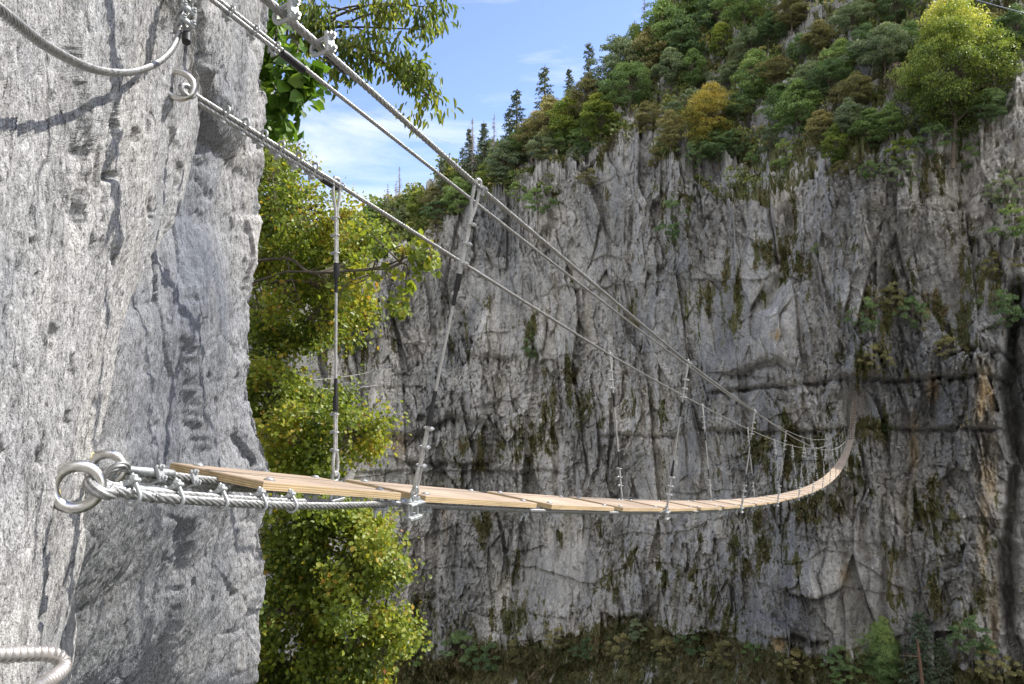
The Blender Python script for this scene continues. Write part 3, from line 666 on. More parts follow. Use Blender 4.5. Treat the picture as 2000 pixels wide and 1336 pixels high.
def rope_mesh(fn, s0, s1, rad, lay=None, strands=6, near=9.0, name='rope', extra=None, nlob=3):
    lay = lay or rad * 13
    pts = []; s = s0
    ds_near = lay / 7 / P; 
    while s < s1:
        pts.append(fn(s)); s += ds_near if s < near else max(ds_near, 0.12 if s < 25 else 0.3)
    pts.append(fn(s1))
    if extra: pts = extra(pts)
    return strand_mesh(pts, rad, lay, strands, nlob)
def strand_mesh(pts, rad, lay, strands=6, nlob=3):
    p = np.array([tuple(q) for q in pts]); m = len(p)
    t = np.gradient(p, axis=0); t /= np.linalg.norm(t, axis=1)[:, None]
    up = np.array([0.02, 0.01, 1.0]); 
    if abs(t[0, 2]) > .9: up = np.array([1.0, 0.1, 0])
    u = up - t * (t @ up)[:, None]; u /= np.linalg.norm(u, axis=1)[:, None]; v = np.cross(t, u)
    L_ = np.concatenate([[0], np.cumsum(np.linalg.norm(np.diff(p, axis=0), axis=1))])
    n = strands * nlob * 2
    ang = np.linspace(0, 2 * np.pi, n, endpoint=False)
    prof = rad * (0.72 + 0.28 * np.abs(np.cos(ang * strands / 2)) ** 0.7)
    tw = L_ / lay * 2 * np.pi
    A = ang[None, :] + tw[:, None]
    Vv = p[:, None, :] + prof[None, :, None] * (np.cos(A)[..., None] * u[:, None, :] + np.sin(A)[..., None] * v[:, None, :])
    idx = np.arange(m * n).reshape(m, n); nx = np.roll(idx, -1, 1)
    Fq = np.stack([idx[:-1], nx[:-1], nx[1:], idx[1:]], -1).reshape(-1, 4)
    return mesh_np('rope', Vv.reshape(-1, 3), Fq, M_ROPE, True)
def frame_at(fn, s):
    t = (fn(s + .02) - fn(s - .02)).normalized(); side = Vector((0, 0, 1)).cross(t).normalized(); return t, side, t.cross(side).normalized() * 1.0
def basis(x, y, z, o, sc=1.0):
    M = Matrix(((x.x, y.x, z.x), (x.y, y.y, z.y), (x.z, y.z, z.z))) * 1.0
    return Matrix.Translation(o) @ M.to_4x4() @ Matrix.Scale(sc, 4)
# rope clip, local x along the rope, z from U-bolt to saddle; for a pair of ropes of radius 1 stacked along z
def clip_mesh(name, hi=True):
    b = MB(); n = 10 if hi else 5; k = 12 if hi else 6; r = 0.42; W = 1.48
    pts = [Vector((0, W, 3.6)), Vector((0, W, 0.2))] + [Vector((0, W * math.cos(a), -1.0 - W * math.sin(a) * .95 + .2)) for a in np.linspace(0, math.pi, k)] + [Vector((0, -W, 0.2)), Vector((0, -W, 3.6))]
    b.tube(pts, r, n)
    # cast saddle with two lugs
    b.box((0, 0, 2.05), ((1, 0, 0), (0, 1, 0), (0, 0, 1)), (1.05, 1.15, .55), .16)
    for sgn in (-1, 1):
        b.box((0, sgn * W * 1.05, 1.95), ((1, 0, 0), (0, 1, 0), (0, 0, 1)), (.95, .75, .42), .15)
        b.tube([(0, sgn * W, 2.35), (0, sgn * W, 3.05)], .85, 6, sm=False)
    return b.mesh(name, M_ZINC)
CLIP_HI = clip_mesh('clip', True); CLIP_LO = clip_mesh('clip', False)
def add_clip(parent, o, x, z, r, hi=True):
    x = x.normalized(); z = (z - x * z.dot(x)).normalized(); y = z.cross(x)
    return put(link('clip', CLIP_HI if hi else CLIP_LO, parent), basis(x, y, z, o, r))
def sleeve(parent, pts, r):
    b = MB(); m = len(pts); rs = [r * (0.93 if i in (0, m - 1) else 1 + .04 * math.sin(i * 2.1)) for i in range(m)]
    b.tube(pts, rs, 12); return b.build('sleeve', M_BLACK, parent)
bridge = tag(empty('suspension_bridge', sdz(1.0, 1.46, -.3)), 'long plank footbridge hung on steel cables, sagging across the gorge', 'footbridge')
BI = Matrix.Translation(-bridge.location)
def bl(name, me):                                      # a part of the bridge, built in world coordinates
    return put(link(name, me, bridge))

END = 45.4
# ---- deck cables
RC = 0.0086
gN = rock_depth(114, 955) + .016; rN = at(150, 951, gN); RrN = 40.5 / F * gN; tN = 11.5 / F * gN
gF = min(rock_depth(183, 903), 1.5); rF = at(207, 916, gF); RrF = 29 / F * gF; tF = 9 / F * gF
gA = min(rock_depth(343, 166), 1.6) - .006; rA = at(348, 166, gA); RrA = 27 / F * gA; tA = 6.5 / F * gA
print('RINGS', gN, gF, gA)
ringN = rN + Vector((RrN * .81, RrN * .59, -.004)); ringF = rF + Vector((RrF * .8, .0, -.006))
def deck_fn(dd, z_off=-0.0335):
    return lambda s: sdz(s, dd, z_at(max(s, 1.2), dd) + z_off / P)
DC = []
def s_at_px(fn, x, lo=.6, hi=3.0):
    for _ in range(40):
        m = (lo + hi) / 2; p_ = fn(m); lo, hi = (m, hi) if 1000 + F * p_.x / p_.y < x else (lo, m)
    return m
for dd, rc, rg, nm in ((1.325, RC, ringN, 'right'), (1.602, RC, ringF, 'left')):
    base = deck_fn(dd)
    s0 = (rg.x * SA + rg.y * CA) / P + .045
    d0 = (-rg.x * CA + rg.y * SA) / P; z0 = rg.z / P
    sj = 1.75
    def fn(s, base=base, s0=s0, d0=d0, z0=z0, dd=dd, sj=sj):
        if s >= sj: return base(s)
        q = (s - s0) / (sj - s0); e = base(sj); a = sdz(s0, d0 - .012, z0 - .02)
        pr = a.lerp(e, q); pr.z += -.010 * math.sin(math.pi * q); return pr
    o = bl('deck_cable', rope_mesh(fn, s0 + .045, END, rc, near=14)); o['label'] = 'deck cable under the %s ends of the boards' % ('near' if nm == 'right' else 'far')
    DC.append((fn, s0, o, rc))
# returned tail lying on top of each deck cable, thimble eye round the ring, clips
for (fn, s0, o, rc), rg, xe in zip(DC, (ringN, ringF), (612, 560)):
    ends = s_at_px(fn, xe)
    offv = Vector((-.42, .86, .22)).normalized() if rg is ringN else (Vector((CA, -SA, 0)) * .55 + Vector((0, 0, 1)) * .83)
    tail = [fn(s) + offv * (rc * 1.95) for s in np.arange(s0 + .05, ends, .006)]
    c0 = fn(s0); t = (fn(s0 + .1) - fn(s0)).normalized()
    upv = (offv - t * offv.dot(t)).normalized(); side = upv.cross(t).normalized()
    loop = []
    a0 = fn(s0 + .05); a1 = a0 + offv * (rc * 1.95)
    cen = rg
    Rl = rc * 2.0
    for a in np.linspace(-75, 255, 26):
        a = R(a); loop.append(cen - side * 0 + (-upv * math.cos(a) - t * math.sin(a)) * Rl * 1.0 )
    full = [a0] + loop + tail
    # resample
    res = [full[0]]
    for q in full[1:]:
        seg = (q - res[-1]); n_ = max(1, int(seg.length / (rc * 1.3)))
        b0 = res[-1].copy()
        for i in range(1, n_ + 1): res.append(b0 + seg * (i / n_))
    e = link('eye_loop', strand_mesh(res, rc, rc * 13), o); put(e)
    e['label'] = 'looped end of the cable, bent round the ring bolt'
    th = MB(); tp = []
    for a in np.linspace(-115, 295, 30):
        a = R(a); tp.append(cen + (-upv * math.cos(a) - t * math.sin(a)) * Rl * .62)
    th.tube(tp, rc * .62, 10); th.tube([cen + t * Rl * .5 + upv * Rl * .5, a1 + upv * rc * .4 - t * .005, a1 + upv * rc * .7 + t * .03], [rc * .7, rc * 1.0, rc * .8], 10)
    q = link('thimble', th.mesh('thimble', M_ZINC), o); put(q)
    near_ = rg is ringN
    for s in [s_at_px(fn, x_) for x_ in ((262, 348, 435, 512, 572) if near_ else (300, 368, 432, 500))]:
        tt = (fn(s + .02) - fn(s)).normalized()
        q = add_clip(o, fn(s) + offv * (rc * .98), tt, offv + Vector((0, 0, .5)) if near_ else offv * .6 + Vector((.5, -.6, .1)), rc * .9, True)
    q = sleeve(o, [fn(s) + offv * (rc * 1.9) for s in (ends - .03, ends, ends + .03, ends + .06)], rc * 1.15); put(q)
# ---- hand cables and the cable overhead
def hand(fnz, fnd): return lambda s: sdz(s, fnd(s), fnz(s))
H_L = hand(z_left, d_left); H_R = hand(z_right, d_right); H_O = hand(z_over, d_over)
ringL = rA + Vector((RrA * .55, 0, -RrA * .35))
def clips_on(o, fn, ss, r, zdir, M=BI):
    for s in ss:
        t = (fn(s + .02) - fn(s - .02)).normalized()
        q = add_clip(o, fn(s) + zdir * 0, t, zdir, r, True)
hl = bl('hand_cable', rope_mesh(H_L, 1.25, END, .0072, near=12)); hl['label'] = 'far-side hand cable'
hr = bl('hand_cable', rope_mesh(H_R, 0.80, END, .0072, near=12)); hr['label'] = 'near-side hand cable, thick in the foreground'
BS = []
def tail_for(o, fn, s0, s1, r, off, sl, M=BI):
    pts = [fn(s) + off * r for s in np.arange(s0, s1, r * .9 / P)]
    e = link('cable_tail', strand_mesh(pts, r * .97, r * 13), o)
    q = sleeve(o, [fn(s) + off * r for s in np.linspace(s1 - .02, s1 + sl, 6)], r * 1.25)
    put(e); put(q)
dn_ = Vector((-.35, 0.1, -.93)).normalized()
tail_for(hl, H_L, 1.29, 1.80, .0072, dn_ * 1.75, .055)
clips_on(hl, H_L, (1.375, 1.445, 1.515, 1.585, 1.66, 1.735), .0088, Vector((-.75, -.1, -.6)))
tail_for(hr, H_R, 0.80, 1.17, .0072, Vector((-.22, .93, .15)) * 1.95, .045)
clips_on(hr, H_R, (1.02, 1.13), .0098, Vector((.6, -.75, .25)))
# eye round the ring of the far-side hand cable
lp = []
t = (H_L(1.4) - H_L(1.33)).normalized(); n_ = Vector((0, 0, 1)); n_ = (n_ - t * n_.dot(t)).normalized()
for a in np.linspace(0, 360, 26):
    a = R(a); lp.append(ringL + t * .004 + (-t * math.cos(a) * .015 + n_ * math.sin(a) * .0095))
b = MB(); b.tube(lp, .0055, 10, closed=False); q = link('eye_loop', b.mesh('eye_loop', M_ROPE), hl); put(q)

safety = tag(empty('safety_cable', H_O(1.0)), 'thin bare steel safety cable strung overhead between the two hand cables, with no hangers', 'cable')
SI = Matrix.Translation(-safety.location)
so_ = link('cable_rope', rope_mesh(H_O, 0.85, END, .0058, near=12), safety); put(so_)
pts = [H_O(s) + Vector((0, 0, -.0105)) for s in np.arange(.85, 1.33, .006)]
q = link('cable_tail', strand_mesh(pts, .0056, .07), safety); put(q)
for s in (1.10, 1.175, 1.25, 1.32):
    t = (H_O(s + .02) - H_O(s)).normalized(); c = add_clip(safety, H_O(s) + Vector((0, 0, -.005)), t, Vector((-.75, -.1, -.55)), .0062)
q = sleeve(safety, [H_O(s) + Vector((0, 0, -.006)) for s in np.linspace(1.34, 1.42, 6)], .0105); put(q)

# ---- boards
def board_geo(s0, s1, zoff=0.0, w0=DR_, w1=DL_, th=.018):
    c = [sdz(s0, w0, z_at(s0, w0) + zoff), sdz(s1, w0, z_at(s1, w0) + zoff), sdz(s1, w1, z_at(s1, w1) + zoff), sdz(s0, w1, z_at(s0, w1) + zoff)]
    o = (c[0] + c[1] + c[2] + c[3]) / 4
    y = ((c[1] + c[2]) - (c[0] + c[3])).normalized(); x = ((c[0] + c[1]) - (c[2] + c[3])).normalized()  # x to the near side
    z = x.cross(y).normalized(); x = y.cross(z)
    return o, x, y, z, (c[1] - c[0]).length / 2, (c[3] - c[0]).length / 2
def bolt_mesh():
    b = MB(); b.tube([(0, 0, -.002), (0, 0, .0015)], .013, 12, sm=False)
    prof = [(0.0, .0095), (.0025, .009), (.0045, .006), (.0055, .002)]
    b.tube([(0, 0, z) for z, r in prof], [r for z, r in prof], 10); return b.mesh('bolt', M_ZINC)
def clamp_mesh():
    b = MB()
    b.box((0, 0, -.036), ((1, 0, 0), (0, 1, 0), (0, 0, 1)), (.011, .027, .0035), .0015)
    for s_ in (-1, 1):
        b.tube([(0, s_ * .018, -.008), (0, s_ * .018, -.060)], .0038, 8)
        b.tube([(0, s_ * .018, -.0398), (0, s_ * .018, -.047)], .0075, 6, sm=False)
        b.box((0, s_ * .0225, -.024), ((1, 0, 0), (0, 1, 0), (0, 0, 1)), (.008, .004, .0085), .001)
    return b.mesh('clamp', M_ZINC)
BOLT, CLAMP = bolt_mesh(), clamp_mesh()
def board_mesh(hl_, hw, th, skew=0.0):
    b = MB(); c = .002
    # local: x across (near +), y along, z up; top at 0
    def ringv(z, ins): return [(hw - ins, -hl_ + ins + skew, z), (hw - ins, hl_ - ins, z), (-hw + ins, hl_ - ins, z), (-hw + ins, -hl_ + ins, z)]
    v = ringv(-th, 0) + ringv(-c, 0) + ringv(0, c)
    b.add(v, [(0, 1, 5, 4), (1, 2, 6, 5), (2, 3, 7, 6), (3, 0, 4, 7)], 1)
    b.add(v, [(4, 5, 9, 8), (5, 6, 10, 9), (6, 7, 11, 10), (7, 4, 8, 11), (8, 9, 10, 11), (3, 2, 1, 0)], 0)
    return b.mesh('deck_board', [M_WOOD, M_EDGE])
starts = [(1.236, 1.782)] + [(1.916 + i * .994, 1.916 + i * .994 + .835) for i in range(44)]
rj = random.Random(3)
std = None
for i, (a, c) in enumerate(starts):
    if a > END - .3: break
    c = min(c, END)
    o, x, y, z, hl_, hw = board_geo(a, c, zoff=rj.uniform(-.002, .002) if i > 3 else 0)
    if i == 0 or hl_ < .36: me = board_mesh(hl_, hw, .0185)
    else:
        if std is None: std = board_mesh(hl_, hw, .0185)
        me = std
    bd = put(link('deck_board', me, bridge), basis(x, y, z, o))
    if a > 35: bd['label'] = 'deck board in the shade of the cliff'
    if i < 26:
        for sy in (-1, 1):
            for sx_ in (-1, 1):
                lx = sx_ * (hw - .035); ly = sy * (hl_ - .05)
                q = link('bolt', BOLT, bd, (lx, ly, .0015))
                xx = sx_ * (hw - .026)
                if sx_ > 0 or i < 8: q = link('clamp', CLAMP, bd, (xx, sy * (hl_ - .045), -.012))
# ---- hangers
hs = [1.848] + [1.848 + 2.985 * k for k in range(1, 15)]
hs[0] = 1.849
def hanger(s, dd, fnr, i, side):
    rail = fnr(s + (.0)); foot = sdz(s, dd, z_at(s, dd)) + Vector((0, 0, -.012))
    hi = i < 3; mid = i < 7
    foot = foot + Vector((0, 0, 0))
    ax = rail - foot; Ln = ax.length; t = ax / Ln
    br = Vector((SA, CA, 0)); lat = t.cross(br).normalized()         # across the bridge
    k = 1.0
    pe = lambda h: foot + t * h
    loopH = .075; c0 = .085; cs = .054; r = .0042 if i < 2 else .0056
    b = MB(); n = 8 if hi else 5
    # teardrop thimble loop standing on the eye, open along the bridge
    def tear(h0, h1, wdt, r_, up=True):
        pts = []
        for a in np.linspace(0, 1, 15 if hi else 9):
            ang = math.pi * (2 * a - 1)
            w_ = math.sin(ang) * wdt * (1 if abs(ang) > 1.5 else 1)
            hh = (1 + math.cos(ang)) / 2                     # 0 at ends .. 1 at bottom
            sgn = 1 if a > .5 else -1
            yy = h1 + (h0 - h1) * hh
            ww = wdt * math.sin(min(math.pi, math.pi * (hh ** .62))) * .0 + wdt * (math.sqrt(max(0, hh * (1 - hh))) * 2) * (0.55 + .45 * hh) + .0038 * (1 - hh)
            pts.append(pe(yy) + (br * .85 + lat * .25) * (sgn * ww))
        b.tube(pts, r_, n)
    tear(.022, c0 + .01, .021, r * 1.25)
    low_top = c0 + 2 * cs; rt = Ln - .03
    up_lo = rt - .085 - 2 * cs
    e1 = low_top + .02; e2 = up_lo - .02
    # doubled rope through the clips, single rope between
    for h0, h1 in ((c0 + .005, e1 + .03), (e2 - .03, rt - .05)):
        for sg in (-1, 1): b.tube([pe(h0) + br * sg * .0036, pe(h1) + br * sg * .0036], r, n)
    b.tube([pe(e1), pe(e2)], r, n)
    # upper loop straddles the hand cable
    top = rail + t * .004
    for sg in (-1, 1):
        b.tube([pe(rt - .055) + br * sg * .004, pe(rt - .01) + br * sg * .014 , top + br * sg * .016 - t * .004, top + br * sg * .011 + t * .010], r * 1.15, n)
    b.tube([top + br * -.011 + t * .010, top + t * .013, top + br * .011 + t * .010], r * 1.25, n)
    o = bl('hanger', b.mesh('hanger', M_HROPE))
    def sub(q):
        return q if q.name.startswith('clip') else put(q)
    lod = hi or mid
    zc = lat * (1 if side > 0 else -1)
    for j in range(3):
        sub(add_clip(o, pe(c0 + j * cs + .012), t, br * .35 + zc, .0050 if i < 1 else (.0062 if i < 4 else .0080), hi)); sub(add_clip(o, pe(rt - .075 - j * cs), t, br * .4 + zc, .0050 if i < 1 else (.0062 if i < 4 else .0080), hi))
    for h0, h1, w0, w1 in ((e1 + .0, e1 + .10, 1.5, 1.0), (e2 - .09, e2, 1.0, 1.5)):
        if i < 9:
            bb = MB(); bb.tube([pe(h0), pe(h0 + (h1 - h0) * .42), pe(h0 + (h1 - h0) * .5), pe(h1)], [.0058 * w0, .0058 * w0, .0058 * w1, .0058 * w1], 8); sub(bb.build('sleeve', M_BLACK, o))
    # eye bolt with its cross plate under the boards
    bb = MB(); m_ = 16 if hi else 8
    bb.tube([pe(.018) + (br * math.cos(a) + t * math.sin(a)) * .0135 for a in np.linspace(0, 2 * math.pi, m_, endpoint=False)], .0048, 8, closed=True, up=lat)
    bb.tube([pe(.006), pe(-.05)], .006, 8)
    sub(bb.build('eye_bolt', M_ZINC, o))
    if mid:
        bb = MB(); cc = pe(-.006)
        bb.box(cc + Vector((0, 0, -.004)), (br, lat, Vector((0, 0, 1))), (.032, .02, .003), .001)
        bb.box(cc + Vector((0, 0, -.045)), (br, lat, Vector((0, 0, 1))), (.028, .014, .004), .001)
        for sg in (-1, 1):
            bb.tube([cc + br * sg * .02 + Vector((0, 0, .008)), cc + br * sg * .02 - Vector((0, 0, .06))], .0045, 8)
            bb.tube([cc + br * sg * .02 + Vector((0, 0, .0)), cc + br * sg * .02 + Vector((0, 0, .008))], .009, 6, sm=False)
        sub(bb.build('cross_plate', M_ZINC, o))
    if hi:   # pinch clip that fixes the loop to the hand cable
        tt = (fnr(s + .02) - fnr(s - .02)).normalized(); sub(add_clip(o, rail + tt * .022, tt, lat * (1 if side > 0 else -1) - t * .5, .0058, True))
for i, s in enumerate(hs):
    if s > END - .5: break
    hanger(s, DL_ - .015, H_L, i, 1); hanger(s, DR_ + .004, H_R, i, -1)
# steep ladder of brown steps carrying the deck on up the cliff
lad0 = sdz(45.35, 1.44, z_deck(45.3)); lad1 = sdz(45.7, 1.19, -2.02)
lad = tag(empty('step_ladder', lad0), 'dark brown ladder climbing the grey cliff at the far end of the footbridge', 'ladder')
LI = Matrix.Translation(-lad0); ldir = (lad1 - lad0); lL = ldir.length; ldir.normalize()
for k, sg in enumerate((-1, 1)):
    b = MB(); b.tube([lad0 + sdz(0, sg * .155, 0), lad1 + sdz(0, sg * .09, 0)], .012, 6); q = link('side_cable', b.mesh('side_cable', M_ROPE), lad); put(q)
nst = 19
for k in range(nst):
    f = (k + .5) / nst; c = lad0.lerp(lad1, f); hw = (.15 - .06 * f) * P
    b = MB(); xv = Vector((-CA, SA, 0)); b.box(c, (xv, ldir, xv.cross(ldir)), (hw, lL / nst * .31, .02), .004)
    q = link('step', b.mesh('step', M_STEP), lad); put(q)

# ------------------------------------------------------------------ ring bolts in the wall
def ring_bolt(c, Rr, r, nrm, label, resin=None, gap=0, emb=.02):
    t0 = Vector((-near_n.x, -near_n.y, -near_n.z))            # into the rock
    e = tag(empty('ring_bolt', c), label, 'ring bolt', 'stainless ring bolts glued into the rock wall')
    I = Matrix.Translation(-c)
    nrm = nrm.normalized(); u = (t0 - nrm * t0.dot(nrm)).normalized(); v = nrm.cross(u)
    b = MB(); b.tube([c + (u * math.cos(a) + v * math.sin(a)) * Rr for a in np.linspace(0, 2 * math.pi, 40, endpoint=False)], r, 16, closed=True, up=nrm)
    q = link('ring', b.mesh('ring', M_INOX), e); put(q)
    b = MB(); b.tube([c + u * (Rr * .98), c + u * (Rr + .12)], r * .95, 14); q = link('shank', b.mesh('shank', M_INOX), e); put(q)
    if resin:
        b = MB(); cc = at(*resin, rock_depth(*resin, 4) - .007); vs = []; fs = []
        ex = near_n.cross(Vector((0, 0, 1))).normalized(); ez = ex.cross(near_n).normalized()
        if ez.z < 0: ez = -ez
        n_, m_ = 22, 8
        for i in range(m_):
            for j in range(n_):
                a = 2 * math.pi * j / n_; f = i / (m_ - 1)
                rad = r * 1.15 * (1.25 + .20 * math.sin(3 * a + 1) + .14 * math.sin(5 * a) + (1.6 if c is rN else .5) * max(0, -math.sin(a)) ** 2)
                ff = math.sin(f * math.pi / 2)
                vs.append(cc + (ex * math.cos(a) * .8 + ez * math.sin(a)) * rad * ff + near_n * (r * .95 * math.cos(f * math.pi / 2) * (1 + .2 * math.sin(a * 4)) - .006))
        for i in range(m_ - 1):
            for j in range(n_): fs.append((i * n_ + j, i * n_ + (j + 1) % n_, (i + 1) * n_ + (j + 1) % n_, (i + 1) * n_ + j))
        b.add(vs, fs, 0, True); q = link('resin_collar', b.mesh('resin_collar', M_RESIN), e); put(q)
    return e
_tl = math.hypot(1, .84, .235); _ns, _nd, _nz = 1 / _tl, -.84 / _tl, -.235 / _tl
near_n = Vector((_ns * SA - _nd * CA, _ns * CA + _nd * SA, _nz))
ring_bolt(rN, RrN, tN, Vector((.59, -.81, .06)), 'large shiny ring bolt, lowest on the wall, with a yellow resin smear', (113, 968))
ring_bolt(rF, RrF, tF, Vector((.55, -1, .15)), 'shiny ring bolt half hidden behind the large lowest one', (184, 897))
ring_bolt(rA, RrA, tA, Vector((.45, -1, .1)), 'ring bolt high on the wall that holds the far-side hand cable', None)
# ------------------------------------------------------------------ lifeline drooping across the upper left, and the rung at the lower left
def smooth_path(ctrl, n=60):
    out = []
    for i in range(len(ctrl) - 1):
        p0 = ctrl[max(i - 1, 0)]; p1 = ctrl[i]; p2 = ctrl[i + 1]; p3 = ctrl[min(i + 2, len(ctrl) - 1)]
        for k in range(n):
            q = k / n
            out.append(.5 * ((2 * p1) + (p2 - p0) * q + (2 * p0 - 5 * p1 + 4 * p2 - p3) * q * q + (3 * p1 - p0 - 3 * p2 + p3) * q ** 3))
    out.append(ctrl[-1]); return out
gl = min(rock_depth(350, 60), 1.35)
lc = [at(-330, -240, gl * .32), at(-120, -80, gl * .37), at(0, 20, gl * .42), at(100, 96, gl * .50), at(190, 137, gl * .62), at(262, 140, gl * .76), at(315, 118, gl * .87), at(343, 84, gl * .945), at(352, 40, gl * .965), at(357, -10, gl * .97), at(360, -80, gl * .98), at(358, -200, gl)]
life = tag(empty('lifeline', lc[7]), 'grey steel lifeline drooping in front of the wall at the top left, clamped above', 'cable')
I = Matrix.Translation(-life.location)
q = link('cable_rope', strand_mesh(smooth_path(lc, 40), .0052, .05, 8, 2), life); put(q)
tail = [at(364, 78, gl * .955), at(364, 40, gl * .97), at(368, -10, gl * .975), at(371, -80, gl * .985)]
q = link('cable_tail', strand_mesh(smooth_path(tail, 14), .0050, .05, 8, 2), life); put(q)
b = MB(); b.tube([at(364, 82, gl * .953), at(364, 66, gl * .962)], .0075, 14); 
q = b.build('end_cap', M_BLACK, life); put(q)
for (x, y, dp) in ((357, 52, gl * .96), (359, 27, gl * .965), (361, 2, gl * .97)):
    q = add_clip(life, at(x, y, dp), at(x, y - 30, dp + .05) - at(x, y, dp), Vector((.75, -.65, 0)), .0062)
rc_ = [at(-260, 1272, .62), at(-100, 1276, .66), at(0, 1279, .70), at(85, 1276, .74), at(112, 1283, .755), at(124, 1300, .755), at(112, 1318, .73), at(62, 1352, .66), at(-60, 1430, .50)]
rg = tag(empty('foot_rung', rc_[4]), 'ribbed steel foot rung bent out of the rock at the bottom left', 'rung')
I = Matrix.Translation(-rg.location)
pts = smooth_path(rc_, 60); b = MB(); 
dist_ = 0; rad = []; pr = pts[0]
fine = []
for i in range(len(pts) - 1):
    seg = (pts[i + 1] - pts[i]); k = max(1, int(seg.length / .0011))
    for j in range(k): fine.append(pts[i] + seg * (j / k))
for i, p in enumerate(fine):
    dist_ += (p - pr).length; pr = p; rad.append(.0072 + .0011 * max(0, math.sin(dist_ / .0075 * 2 * math.pi)) ** .6)
b.tube(fine, rad, 14)
q = b.build('bar', m_simple('ribbed_steel_bar', (.50, .47, .44), .45, .7, 30, .3), rg); put(q)
# ------------------------------------------------------------------ thin lines beyond
M_WIRE = m_simple('thin_wire', (.45, .45, .43), .5, .5)
def wire(name, a, c, sag, r, label, cat='cable'):
    b = MB(); n_ = 24; pts = [a.lerp(c, i / n_) - Vector((0, 0, sag * 4 * (i / n_) * (1 - i / n_))) for i in range(n_ + 1)]
    o = b.tube(pts, r, 5) or b.build(name, M_WIRE); tag(o, label, cat); return o

# ------------------------------------------------------------------ plants
def leaf_mesh(pos, dirs, nrm, size, tint, m, wid=.36, fold=.12):
    """one folded six-point leaf per position; pos/dirs/nrm (n,3), size/tint (n)"""
    dirs = dirs / np.linalg.norm(dirs, axis=1)[:, None]
    sd_ = np.cross(dirs, nrm); sd_ /= np.maximum(np.linalg.norm(sd_, axis=1), 1e-6)[:, None]
    up = np.cross(sd_, dirs)
    T = np.array([(0, 0, 0), (1, .30, fold), (.85, .66, fold), (0, 1, -.05), (-.85, .66, fold), (-1, .30, fold)])
    V = np.zeros((len(pos), 6, 3), np.float32)
    for k, (a, b, c) in enumerate(T):
        V[:, k] = pos + (sd_ * (a * wid) + dirs * b + up * c) * size[:, None]
    b = np.arange(len(pos))[:, None] * 6
    Fq = np.concatenate([b + np.array([[0, 1, 2, 3]]), b + np.array([[0, 3, 4, 5]])], 0)
    return mesh_np('leaves', V.reshape(-1, 3), Fq, m, False, {'tint': np.repeat(tint, 6)})
def rdir(n): 
    v = RNG.normal(size=(n, 3)); return v / np.linalg.norm(v, axis=1)[:, None]
G_ = [(0.0, (.055, .085, .022)), (.35, (.085, .13, .028)), (.65, (.14, .18, .035)), (1.0, (.23, .24, .05))]
TONES = {
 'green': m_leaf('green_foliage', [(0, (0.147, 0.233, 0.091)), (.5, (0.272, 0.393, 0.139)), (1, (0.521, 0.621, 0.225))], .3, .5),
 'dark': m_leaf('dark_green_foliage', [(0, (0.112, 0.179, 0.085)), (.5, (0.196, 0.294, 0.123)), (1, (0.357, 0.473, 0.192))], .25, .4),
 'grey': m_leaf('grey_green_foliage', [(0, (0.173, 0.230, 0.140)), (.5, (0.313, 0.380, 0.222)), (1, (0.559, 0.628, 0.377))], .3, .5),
 'olive': m_leaf('olive_foliage', [(0, (0.169, 0.169, 0.079)), (.5, (0.338, 0.327, 0.148)), (1, (0.596, 0.516, 0.253))], .3, .5),
 'lime': m_leaf('yellow_green_foliage', [(0, (.08, .12, .035)), (.36, (.19, .27, .06)), (.6, (.40, .47, .11)), (1, (.62, .60, .16))], .4, .15),
 'yellow': m_leaf('golden_autumn_foliage', [(0, (.08, .12, .035)), (.26, (.22, .25, .06)), (.42, (.56, .46, .11)), (1, (.70, .56, .14))], .35, .1),
 'spruce': m_leaf('spruce_needles', [(0, (0.072, 0.108, 0.066)), (.5, (0.132, 0.180, 0.102)), (1, (0.240, 0.288, 0.168))], .15, .4),
 'bare': m_leaf('thin_brown_twigs', [(0, (0.167, 0.128, 0.105)), (1, (0.372, 0.276, 0.230))], .2, .3),
}
